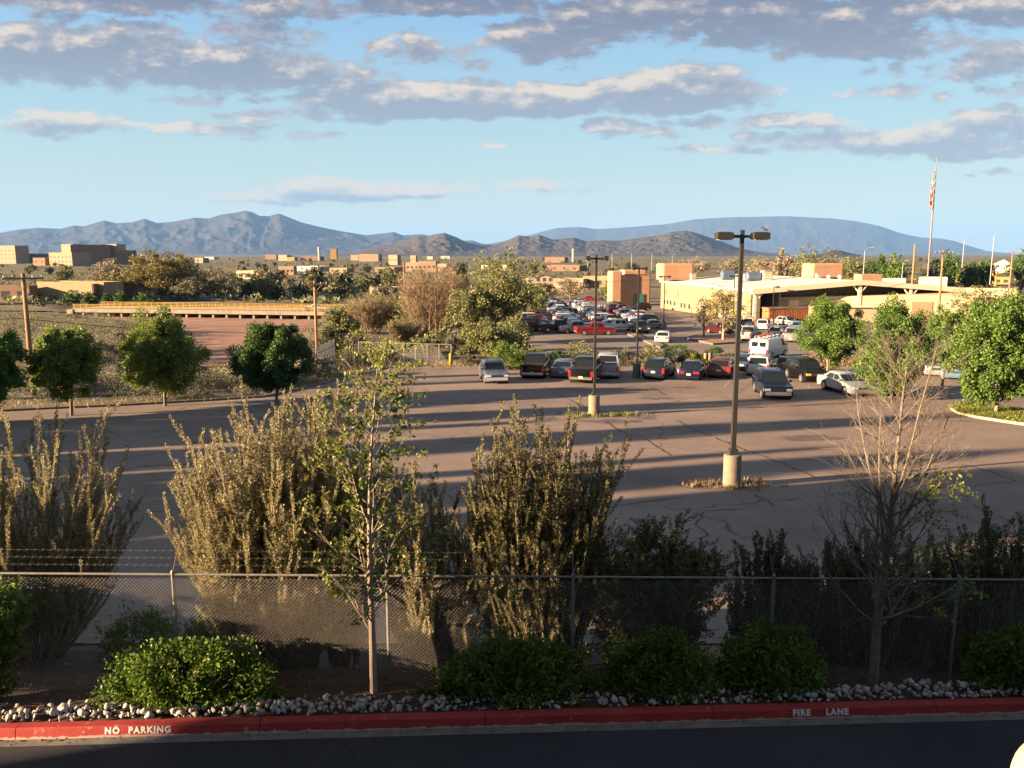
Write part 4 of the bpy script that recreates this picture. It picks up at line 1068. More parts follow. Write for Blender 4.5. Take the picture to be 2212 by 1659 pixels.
    for sd in (0, 1):
        ms = MB()
        for (l, rgt) in splits:
            if sd: ms.poly(pane(G0[1], G0[2], G1[2], G1[1], l, rgt, .08, .92))
            else: ms.poly(pane(G0[3], G0[0], G1[0], G1[3], 1-rgt, 1-l, .08, .92))
        out['side_window'] = out.get('side_window', []) + [(ms, 'glass')]
    xf = T['hood'][1][0]*1.008; xr = min(p[0] for p in T['tail'])*1.008; zh = T['hood'][1][1]; zt = T['tail'][-2][1]
    fr = MB(); fr.box((xf-.03, 0, zh-.20), (.10, W*.86, .22)); rb = MB(); rb.box((xr+.03, 0, zt-.28), (.12, W*.88, .20))
    trk = kind in ('pickup', 'suv', 'van')
    out['front_bumper'] = [(fr, 'chrome' if kind == 'pickup' else 'bumper')]; out['rear_bumper'] = [(rb, 'chrome' if kind == 'pickup' else 'bumper')]
    gr = MB(); gr.box((xf-.012, 0, zh+.03), (.05, W*.48, .20 if trk else .13)); out['grille'] = [(gr, 'plastic')]
    for s in (-1, 1):
        h = MB(); h.box((xf-.05, s*W*.36, zh+.04), (.10, W*.19, .17 if trk else .13)); out['headlight'] = out.get('headlight', []) + [(h, 'head')]
        t = MB()
        tz = zt+.05
        if kind in ('suv', 'cross', 'hatch', 'van', 'pickup'): t.box((xr+.07, s*(hw-.13), tz), (.11, .17, .40 if kind != 'hatch' else .34))
        else: t.box((xr+.04, s*(hw-.32), tz+.03), (.08, .44, .15))
        out['taillight'] = out.get('taillight', []) + [(t, 'tail')]
        mi = MB(); mi.box((wb-.18, s*(hw+.07), zb+.12), (.10, .20, .15)); out['mirror'] = out.get('mirror', []) + [(mi, 'paint' if kind != 'van' else 'plastic')]
    lp = MB(); lp.box((xr-.028, 0, zt-.06 if kind != 'pickup' else zt-.20), (.012, .32, .16)); out['licence_plate'] = [(lp, 'plate')]
    if kind in ('suv', 'cross'):
        for s in (-1, 1):
            k = MB(); k.box(((rf+rr)/2, s*(w1-.16), H+.035), ((rf-rr)*.8, .04, .035)); out['roof_rail'] = out.get('roof_rail', []) + [(k, 'plastic')]
    out['wheel'] = []
    for ax in (T['fa'], T['ra']):
        for s in (-1, 1):
            w = MB(); w.tubes([[ax, s*(hw-.21), r], [ax, s*(hw-.19), r], [ax, s*(hw-.03), r], [ax, s*(hw-.005), r]], [r-.02, r, r, r-.03], 24, cap=True)
            q = MB(); q.tubes([[ax, s*(hw-.03), r], [ax, s*(hw+.004), r]], [r*.66, r*.62], 18, cap=True)
            out['wheel'].append((w, 'tyre', q))
    wl = MB()
    for ax in (T['fa'], T['ra']): wl.tubes([[ax, -hw+.20, r+.02], [ax, hw-.20, r+.02]], [r+.05, r+.05], 16, cap=True)
    wl.box((0, 0, low+.02), (T['L']*.92, W*.8, .06)); out['underbody'] = [(wl, 'plastic')]
    return out
KEYM = {'glass': m_glass, 'tyre': m_tyre, 'chrome': m_chrome, 'plastic': m_plastic, 'tail': m_red_l, 'head': m_head, 'plate': m_plate}
def car_name(kind): return {'suv': 'parked_suv', 'cross': 'parked_crossover', 'sedan': 'parked_sedan', 'hatch': 'parked_hatchback', 'pickup': 'pickup_truck', 'van': 'work_van', 'coupe': 'parked_coupe'}[kind]
def near_car(label, kind, px, py, az, rgb, cat='car', bumper=None, head=None, rim=None, group='vehicles parked in the near lot', D=None, scale=1.0, loc=None):
    b = on_ground(px, py) if loc is None else np.array(loc)
    root = tag(empty(car_name(kind), b+np.array([0, 0, .03 if loc is None else 0]), R(90-az)), label, cat, group)
    root.scale = (scale,)*3
    mp = paint(rgb)
    for part, lst in car_shapes(kind).items():
        for e in lst:
            key = e[1]; m = mp if key == 'paint' else (bumper or mp) if key == 'bumper' else (head or m_head) if key == 'head' else KEYM[key]
            o = e[0].build(part, m, root, smooth=(part == 'body'))
            if part == 'body': o.data.set_sharp_from_angle(angle=R(38))
            if part == 'wheel': e[2].build('rim', rim or m_rim, o)
    return root
_fm = {}
def far_car(label, kind, loc, az, rgb, group, cat='car', scale=1.0):
    k = kind
    if k not in _fm:
        A = MB(); order = ['paint', 'glass', 'tyre', 'chrome', 'plastic', 'tail', 'head', 'plate', 'rim']; mats = [paint((.5,.5,.5)), m_glass, m_tyre, m_chrome, m_plastic, m_red_l, m_head, m_plate, m_rim]
        for part, lst in car_shapes(kind).items():
            for e in lst:
                for bb, key in ([(e[0], e[1])] + ([(e[2], 'rim')] if part == 'wheel' else [])):
                    V = np.concatenate(bb.v); off = A.n; A.v.append(V); A.n += len(V)
                    for f, m in bb.f: A.f.append((f+off, order.index('paint' if key == 'bumper' else key)))
        o = A.build(car_name(kind), mats); _fm[k] = o.data; bpy.data.objects.remove(o)
    o = bpy.data.objects.new(car_name(kind), _fm[k]); COL.objects.link(o)
    o.material_slots[0].link = 'OBJECT'; o.material_slots[0].material = paint(rgb)
    o.location = loc; o.rotation_euler = (0, 0, R(90-az)); o.scale = (scale,)*3
    return tag(o, label, cat, group)
WHITE = (.46,.45,.43); SILV = (.27,.28,.29); GREY = (.15,.155,.16); BLACK = (.006,.006,.007); NAVY = (.005,.009,.028); BLUE = (.03,.06,.13); MAROON = (.06,.008,.011); RED = (.20,.014,.014); DKG = (.03,.031,.034); TAN = (.30,.26,.20); STEEL = (.085,.11,.155); TEAL = (.10,.20,.28)
def near_cars():
    c1 = near_car('blue grey SUV with a broken white front bumper, alone at the left of the row', 'cross', 1066, 824, 171, STEEL, 'SUV', bumper=paint(WHITE))
    near_car('black pickup truck seen from behind beside the damaged SUV', 'pickup', 1158, 812, 8, (.012,.007,.007), 'pickup truck', rim=m_rimd)
    near_car('blue sedan mostly hidden between the two black pickup trucks', 'sedan', 1219, 812, 10, STEEL)
    near_car('black pickup truck with bright wheels behind the middle lamp post', 'pickup', 1268, 822, 15, BLACK, 'pickup truck')
    near_car('silver pickup truck right of the middle lamp post', 'pickup', 1313, 812, 9, SILV, 'pickup truck')
    near_car('dark blue crossover seen from behind, first right of the far lamp drum', 'cross', 1424, 816, 23, (.008,.012,.024), 'SUV', rim=m_rimd)
    near_car('dark navy sedan with red tail lamps between the crossover and the maroon hatchback', 'sedan', 1496, 817, 20, NAVY)
    near_car('dusty red hatchback seen from behind left of the nearest lamp pole', 'hatch', 1560, 813, 22, (.10,.03,.028), 'hatchback', scale=1.08)
    near_car('white SUV seen from behind in front of the white van', 'suv', 1640, 808, 21, WHITE, 'SUV')
    near_car('dark blue hatchback half hidden behind the white SUV', 'hatch', 1606, 800, 21, BLUE, 'hatchback')
    near_car('black car half hidden between the white SUV and the black SUV with an amber headlamp', 'sedan', 1700, 806, 22, DKG)
    b = near_car('shiny black SUV with an amber headlamp facing the camera', 'suv', 1738, 822, 177, BLACK, 'SUV', head=m_amber)
    near_car('navy SUV with a pale front bumper, alone right of the nearest lamp pole', 'suv', 1666, 856, 187, NAVY, 'SUV', bumper=paint((.40,.38,.34)))
    near_car('silver sedan angled towards the camera, left of the bare tree top', 'sedan', 1826, 848, 172, SILV)
    near_car('dark blue SUV half hidden behind the top of the bare tree', 'suv', 1893, 850, 176, (.006,.009,.024), 'SUV')
    for px, py, k, c, l in ((1985,806,'sedan',MAROON,'dark red sedan in the right hand row, behind the ragged tree'),(2022,810,'suv',SILV,'silver SUV in the right hand row, left of the pale blue crossover'),(2056,816,'cross',TEAL,'pale blue crossover in the right hand row, beside the grass island tree'),(2170,832,'sedan',WHITE,'white sedan behind the grass island tree at the right edge'),(2004,786,'cross',NAVY,'navy crossover at the back of the right hand row')):
        near_car(l, k, px, py, 205, c, 'SUV' if k != 'sedan' else 'car')
near_cars()
def van():
    r = near_car('white work van with a ladder rack on its roof, beyond the clipped bushes', 'van', 1660, 773, 38, WHITE, 'van', group='vehicles in the far lot', scale=1.02)
    mb = MB()
    for y in (-.62, .62):
        mb.box((-.4, y, 2.26), (3.6, .05, .05))
    for x in (-2.0, -.9, .2, 1.3):
        mb.box((x, 0, 2.24), (.05, 1.5, .05))
        for y in (-.72, .72): mb.box((x, y, 2.15), (.05, .05, .2))
    rk = mb.build('roof_rack', m_chrome, r)
    mb = MB(); m_or = mat('orange ladder', (.55,.13,.03), rough=.6)
    for y in (.15, .5): mb.box((-.4, y, 2.34), (4.2, .06, .09))
    for x in np.arange(-2.3, 1.6, .32): mb.box((x, .325, 2.34), (.04, .30, .04))
    lad = mb.build('ladder', m_or); lad.location = r.location; lad.rotation_euler = r.rotation_euler; lad.scale = r.scale
    tag(lad, 'orange ladder lying on the roof rack of the white van', 'ladder')
van()
def special_far():
    g = 'vehicles in the far lot'
    near_car('white sedan parked alone beyond the clipped bushes', 'sedan', 1433, 739, 15, WHITE, group=g)
    near_car('white pickup truck in front of the crowd of parked cars, facing right', 'pickup', 1335, 716, 82, WHITE, 'pickup truck', group=g)
    near_car('red and silver pickup truck parked broadside at the front of the crowd', 'pickup', 1285, 724, 84, RED, 'pickup truck', group=g)
    near_car('white pickup truck nosed out beside the red and silver pickup', 'pickup', 1248, 720, 262, SILV, 'pickup truck', group=g)
    near_car('black pickup truck with its tail to the left at the front of the crowd', 'pickup', 1205, 718, 80, BLACK, 'pickup truck', group=g)
    near_car('dark crossover at the left front corner of the crowd of parked cars', 'cross', 1143, 716, 82, DKG, 'SUV', group=g)
    near_car('dark SUV with a glinting windshield at the right front corner of the crowd', 'suv', 1383, 718, 175, DKG, 'SUV', group=g)
    near_car('black SUV parked against the orange stucco entrance', 'suv', 1383, 671, 250, BLACK, 'SUV', group=g)
    near_car('maroon crossover in front of the metal building, left of the white trucks', 'cross', 1553, 721, 155, MAROON, 'SUV', group=g)
    for px, py, k, c, l, az in ((1592,712,'suv',BLACK,'black SUV right of the maroon crossover',160),(1617,708,'suv',WHITE,'white SUV at the back of the row before the metal building',20),(1650,712,'suv',WHITE,'white SUV parked left of the thin lamp before the dark bay',25),(1618,734,'pickup',SILV,'silver pickup truck before the white SUVs, tail to the camera',30),(1676,730,'suv',(.5,.48,.45),'cream SUV between the silver pickup and the grey pickup',22),(1712,738,'pickup',(.20,.20,.215),'grey pickup truck beside the round tree, tail to the camera',25),(1722,716,'cross',TEAL,'bright blue crossover peeking out beside the round tree',20),(1700,703,'hatch',SILV,'silver hatchback in front of the rusty container',150)):
        near_car(l, k, px, py, az, c, {'pickup':'pickup truck','hatch':'hatchback'}.get(k,'SUV'), group=g)
    near_car('white coupe driving over the low bridge', 'coupe', 0, 0, 88, WHITE, loc=tuple(at_depth(683, 672, 171)), group=None)
    near_car('red car parked by the trees beyond the crowd', 'sedan', 1275, 650, 95, RED, group=g)
special_far()
def crowd():
    rng = np.random.default_rng(42)
    cols = [('white',WHITE),('silver',SILV),('grey',GREY),('black',BLACK),('navy',NAVY),('blue',BLUE),('maroon',MAROON),('red',RED),('dark grey',DKG),('tan',TAN)]
    pr = np.array([.15,.15,.12,.18,.09,.09,.05,.03,.12,.02]); pr /= pr.sum()
    kinds = ['suv','cross','sedan','hatch','pickup']; kn = {'suv':'SUV','cross':'crossover','sedan':'sedan','hatch':'hatchback','pickup':'pickup truck'}
    for ci, (x0, az, dx) in enumerate(((3.2, 82, .012), (9.3, 262, .012), (16.0, 82, .010), (22.4, 262, .010))):
        y = 127.0+ci*.4 if ci not in (2, 3) else 131.0
        yend = 222 if ci < 2 else (206 if ci == 2 else 190)
        while y < yend:
            if rng.uniform() < .90:
                k = kinds[rng.choice(5, p=[.28,.22,.27,.09,.14])]; i = rng.choice(10, p=pr)
                x = x0+(y-125)*dx+rng.normal()*.25; a = az+rng.normal()*2+(180 if rng.uniform() < .3 else 0)
                far_car(cols[i][0]+' '+kn[k]+' in the crowded rows of the far parking lot', k, (x, y, gzf(x, y)+.05), a, cols[i][1], 'cars in the crowded rows of the far lot', kn[k])
            y += 2.75+rng.uniform(-.1, .25)
crowd()
# ------------------------------------------------------------------ the low bridge over the wash and the street behind it
m_beam = mat('bridge concrete', (.20,.17,.13), rough=.92, var=.2, scale=.8, detail=8)
m_yel = mat('yellow railing paint', (.30,.19,.025), rough=.6, var=.15, scale=1.5)
m_street = asphalt('street asphalt', (.10,.088,.08), (.14,.12,.105), .4, .2)
def bridge():
    a = np.array([-95.0, 179.0]); b = np.array([-37.5, 169.0]); L_ = np.linalg.norm(b-a); rz = math.atan2(*(b-a)[::-1]); zt = -5.05
    root = tag(empty('bridge', (a[0], a[1], zt), rz), 'low concrete bridge with yellow railings crossing the sandy wash', 'bridge')
    mb = MB(); mb.box((L_/2, 4.5, -.3), (L_, 9, .6)); mb.box((L_/2, -.12, -.22), (L_, .24, .78)); mb.box((L_/2, 9.12, -.22), (L_, .24, .78)); mb.build('deck', m_beam, root)
    for y in (-.1, 9.1):
        mb = MB(); 
        for z in (.48, .78, 1.08): mb.box((L_/2, y, z), (L_, .07, .09))
        for x in np.arange(.3, L_, 1.55): mb.box((x, y, .62), (.11, .11, 1.02))
        mb.build('railing', m_yel, root)
    for x in np.arange(2, L_, 3.05):
        mb = MB(); mb.box((x, 4.5, -1.35), (.42, 8.4, 1.6)); mb.build('pier', m_beam, root)
    for x in (-.6, L_+.6):
        mb = MB(); mb.box((x, 4.5, -1.0), (1.4, 10, 2.0)); mb.build('abutment', m_beam, root)
bridge()
def street(name, p, q, w, m, lift=.06):
    p = np.array(p, float); q = np.array(q, float); n = int(np.linalg.norm(q-p)/6)+2; t = np.linspace(0, 1, n)
    d = (q-p)/np.linalg.norm(q-p); nn = np.array([-d[1], d[0]]); V = []
    for k in t:
        for s in np.linspace(-w/2, w/2, 5):
            c = p+(q-p)*k+nn*s; V.append([c[0], c[1], gzf(c[0], c[1])+lift+.25])
    idx = np.arange(n*5).reshape(n, 5); mb = MB(); mb.add(V, np.stack([idx[:-1, :-1], idx[:-1, 1:], idx[1:, 1:], idx[1:, :-1]], -1).reshape(-1, 4))
    return tag(mb.build(name, m), kind='structure')
street('street', (-37, 173.5), (6, 167), 8.5, m_street)
street('street', (-96, 183.8), (-180, 199), 8.5, m_street)
street('side_street', (-150, 214), (-22, 232), 7, m_street)

# ------------------------------------------------------------------ buildings
def wallmat(rgb, var=.10): return mat('stucco wall', rgb, rough=.93, var=var, scale=.5, detail=7)
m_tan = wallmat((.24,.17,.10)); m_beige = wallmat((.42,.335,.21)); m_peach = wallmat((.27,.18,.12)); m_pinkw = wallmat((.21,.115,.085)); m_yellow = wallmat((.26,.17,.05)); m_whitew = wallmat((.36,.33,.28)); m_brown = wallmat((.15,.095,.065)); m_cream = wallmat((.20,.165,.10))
m_office = wallmat((.27,.185,.12)); m_entr = wallmat((.40,.225,.13))
m_cream2 = wallmat((.45,.38,.27))
m_wroof = mat('white roof membrane', (.60,.55,.46), rough=.85, var=.12, scale=.4, detail=8)
m_groof = mat('grey gravel roof', (.26,.23,.20), rough=.95, var=.2, scale=.8)
m_win = mat('distant window', (.035,.04,.045), rough=.15, spec=.6)
m_steel = mat('beige steel trim', (.72,.57,.39), rough=.6)
m_greymetal = mat('grey metal siding', (.30,.30,.31), rough=.6, var=.1, scale=.6, stretch=(6, 1, .2))
m_unit = mat('rooftop unit', (.34,.31,.26), rough=.7)
m_blue_r = mat('blue grey sheet metal', (.13,.18,.25), rough=.35, metal=.4)
def house(label, x0, x1, yb, yt, wall, roof=None, depth=.7, rz=0.0, win=3, name='house', cat='house', group='houses out on the plain', D=None, gable=False, winrows=1):
    b = on_ground((x0+x1)/2, yb) if D is None else at_depth((x0+x1)/2, yb, D)
    k = (b[1]*_c+(CAMZ-b[2])*_s)/F; w = (x1-x0)*k; h = (yb-yt)*k; d = max(w*depth, 4)
    ang = .35*math.atan2(-b[0], b[1]) + rz - R(16)
    root = tag(empty(name, (b[0], b[1], b[2]-.3), ang), label, cat, group)
    h += .3; mb = MB()
    if gable:
        mb.box((0, d/2, h*.34), (w, d, h*.68)); hw = w/2
        mb.add([[-hw, 0, h*.68], [hw, 0, h*.68], [0, 0, h*.99], [-hw, d, h*.68], [hw, d, h*.68], [0, d, h*.99]], [[0, 1, 2], [3, 5, 4]]); mb.build('wall', wall, root)
        mb = MB(); o = .5
        mb.add([[-hw-o, -o, h*.65], [0, -o, h], [0, d+o, h], [-hw-o, d+o, h*.65]], [[0, 1, 2, 3]]); mb.add([[hw+o, -o, h*.65], [0, -o, h], [0, d+o, h], [hw+o, d+o, h*.65]], [[0, 3, 2, 1]]); mb.build('roof', roof or m_groof, root)
    else:
        t = min(.3, w*.1)
        for c, s in (((0, t/2, h/2), (w, t, h)), ((0, d-t/2, h/2), (w, t, h)), ((-w/2+t/2, d/2, h/2), (t, d-2*t, h)), ((w/2-t/2, d/2, h/2), (t, d-2*t, h))): mb.box(c, s)
        mb.build('wall', wall, root)
        mb = MB(); mb.box((0, d/2, h-.45), (w-2*t, d-2*t, .2)); mb.build('roof', roof or m_groof, root)
    for r_ in range(winrows):
        for i in range(win):
            ww = min(2.4, w/(win*1.8)); wh = min(1.7, h*.40/winrows); zc = h*(.5 if winrows == 1 else (.18+.66*(r_+.5)/winrows))
            mb = MB(); mb.box((-w/2+w*(i+.5)/win, -.01, zc), (ww, .06, wh)); mb.build('window', m_win, root)
    return root, w, h, d
def big_house(*a, **k): return house(*a, **k)
# civic blocks far left
G1 = 'office blocks at the far left'
house('beige office block with rows of windows at the left edge, far beyond the low wall', -14, 42, 570, 531, m_office, win=5, winrows=3, rz=R(-14), name='office_block', cat='office', group=G1, depth=.6)
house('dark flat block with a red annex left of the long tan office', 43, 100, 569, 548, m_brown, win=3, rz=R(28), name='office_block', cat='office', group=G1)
house('small reddish brown cube in front of the dark flat block', 69, 101, 574, 557, m_pinkw, win=2, rz=R(-10), name='office_block', cat='office', group=G1)
house('stepped tan office with a row of dark windows, left of the big shaded block', 98, 166, 575, 546, m_office, win=6, winrows=2, rz=R(-16), name='office_block', cat='office', group=G1)
house('tan upper storey standing over the stepped tan office', 130, 165, 566, 528, m_office, win=0, rz=R(-16), name='office_block', cat='office', group=G1)
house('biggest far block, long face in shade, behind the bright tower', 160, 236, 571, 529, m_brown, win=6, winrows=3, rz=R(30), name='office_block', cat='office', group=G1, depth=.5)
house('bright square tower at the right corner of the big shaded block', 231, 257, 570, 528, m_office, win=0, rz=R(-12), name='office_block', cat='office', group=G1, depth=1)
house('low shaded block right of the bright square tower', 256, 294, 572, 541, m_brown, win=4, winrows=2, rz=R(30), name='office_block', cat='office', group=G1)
# the long tan building and a dark wall put in for the shadow on it
G2 = None
house('long tan flat roofed building behind the street at the left', 68, 240, 652, 609, m_tan, roof=m_wroof, win=0, rz=R(-8), name='long_building', cat='building', group=G2, depth=.35)
house('low brown building with a shaded porch left of the long tan building', -40, 66, 652, 617, m_brown, win=3, rz=R(4), name='long_building', cat='building', group=G2, depth=.3)
def make_shadow_wall():
    a = on_ground(205, 655); b = at_depth(362, 640, 285); b[2] = gzf(b[0], b[1])
    d = (b-a)[:2]; L_ = np.linalg.norm(d); rz = math.atan2(d[1], d[0]); m = wallmat((.14,.10,.075), .2)  # cast shadow on the tan building put into this darker wall colour
    root = tag(empty('shadow_wall', tuple(a), rz), 'long dark brown wall added for the shadow across the long tan building', 'wall')
    mb = MB(); mb.box((L_/2, .25, 2.3), (L_, .5, 5.6)); mb.build('shadow_panel', m, root)
    mb = MB(); mb.box((L_/2, .25, 5.15), (L_+.2, .62, .12)); mb.build('coping', m_tan, root)
make_shadow_wall()
H = [ # scattered houses: x0, x1, base, top, wall, roof, label
 (418,442,568,557,m_cream,m_wroof,'small cream house with a white roof right of the big cottonwood'),
 (440,464,560,555,m_whitew,m_wroof,'thin white roofed shed on the plain above the small cream house'),
 (436,453,601,592,m_brown,None,'small brown house in the trees below the small cream house'),
 (510,550,603,585,m_beige,m_wroof,'beige house with a wide white roof among dark junipers'),
 (573,597,560,550,m_peach,m_wroof,'bright peach house at the left end of the far row'),
 (599,622,563,551,m_peach,None,'orange house second in the far row'),
 (618,637,564,556,m_yellow,None,'low yellow house third in the far row'),
 (649,690,563,554,m_brown,None,'long brown low building in the far row'),
 (601,635,594,575,m_peach,m_wroof,'blocky orange house beside a long white roof'),
 (634,696,586,575,m_whitew,m_wroof,'long white roofed building beside the blocky orange house'),
 (709,752,589,579,m_tan,None,'long low tan house above the crossarm of the brown utility pole'),
 (757,775,562,551,m_peach,None,'peach house left of the domed peach house'),
 (775,818,565,549,m_peach,None,'domed peach house in the middle of the far row'),
 (804,857,587,577,m_brown,m_wroof,'long pinkish brown house left of the stepped peach house'),
 (838,860,572,551,m_peach,None,'narrow two storey peach house in the middle of the far row'),
 (886,899,570,552,m_peach,None,'small pink tower house right of the narrow peach house'),
 (876,905,587,567,m_peach,m_wroof,'stepped peach house left part, nearest of the far row'),
 (903,942,588,564,m_peach,m_wroof,'stepped peach house main block with a flat parapet'),
 (940,966,586,570,m_peach,None,'plain peach house right of the stepped one'),
 (969,986,601,586,m_cream,m_wroof,'bright cream cottage right of the peach houses'),
 (922,935,560,554,m_whitew,m_wroof,'tiny white roofed house at the horizon, left of the teal one'),
 (952,972,559,553,m_whitew,m_wroof,'white roofed warehouse at the horizon right of the tiny white house'),
 (1035,1098,584,573,m_beige,m_wroof,'long beige shed with a white roof behind the tall green cottonwood'),
 (1163,1254,586,573,m_brown,m_wroof,'long white roofed shed above the crowded parking lot'),
 (1176,1220,567,556,m_pinkw,m_wroof,'pinkish store with a flat roof at the horizon'),
 (1156,1196,613,594,m_peach,None,'orange gabled house behind the crowded parking lot'),
 (1118,1158,612,600,m_tan,m_wroof,'tan flat house left of the orange gabled house'),
 (1192,1262,622,602,m_peach,None,'long orange house at the end of the crowded lot'),
 (1258,1326,622,597,m_tan,m_wroof,'tan flat roofed house behind the far lamp heads'),
 (697,764,632,619,m_cream,m_wroof,'pale long wall house right of the brown utility pole top'),
 (792,852,640,620,m_cream,m_wroof,'pale flat roofed house behind the tan bare thicket'),
 (1640,1672,578,566,m_pinkw,m_wroof,'reddish store roof seen over the metal building'),
 (1500,1530,581,570,m_whitew,m_wroof,'white shop behind the first orange penthouse'),
 (1690,1735,578,568,m_pinkw,None,'red roofed shop under the horizon trees'),
]
for i, (x0, x1, yb, yt, wm_, rf, lb) in enumerate(H):
    house(lb, x0, x1, yb, yt, wm_, rf, rz=R(-10+((i*37) % 30)-8), win=2+(i % 3), gable=('gabled' in lb), name='house', cat='building' if 'shed' in lb or 'store' in lb or 'shop' in lb or 'warehouse' in lb or 'building' in lb else 'house')
G3 = 'yellow warehouses at the right'
house('small yellow two storey warehouse right of the flagpole', 2046, 2071, 610, 583, m_yellow, m_wroof, rz=R(-6), win=2, name='warehouse', cat='building', group=G3)
house('taller yellow warehouse with a stepped roof near the right edge', 2113, 2149, 617, 586, m_yellow, m_wroof, rz=R(-6), win=2, name='warehouse', cat='building', group=G3)
house('lower yellow warehouse at the right of the stepped one', 2149, 2178, 614, 599, m_yellow, m_wroof, rz=R(-6), win=2, name='warehouse', cat='building', group=G3)
house('white gabled house near the right edge under a grey roof', 2146, 2184, 590, 560, m_whitew, m_groof, rz=R(-10), win=2, gable=True)
def tower(label, px, yb, yt, wpx, m, D, rnd=True):
    b = at_depth(px, yb, D); k = D/F; h = (yb-yt)*k; r = wpx*k/2; mb = MB()
    if rnd: mb.tubes([[0, 0, 0], [0, 0, h*.82], [0, 0, h*.92], [0, 0, h]], [r*.85, r*.8, r, r*.55], 14, cap=True)
    else: mb.box((0, 0, h/2), (2*r, 2*r, h)); mb.box((0, 0, h*.97), (2.2*r, 2.2*r, h*.06))
    o = mb.build('tower', m); o.location = (b[0], b[1], b[2]); tag(o, label, 'tower')
tower('slim white water tower above the far row of peach houses', 690, 563, 534, 6, m_whitew, 1100)
tower('square orange tower above the far row of peach houses', 722, 560, 538, 13, m_yellow, 900, False)
tower('white water tower on the horizon above the crowded parking lot', 1238, 566, 538, 6, m_whitew, 900)

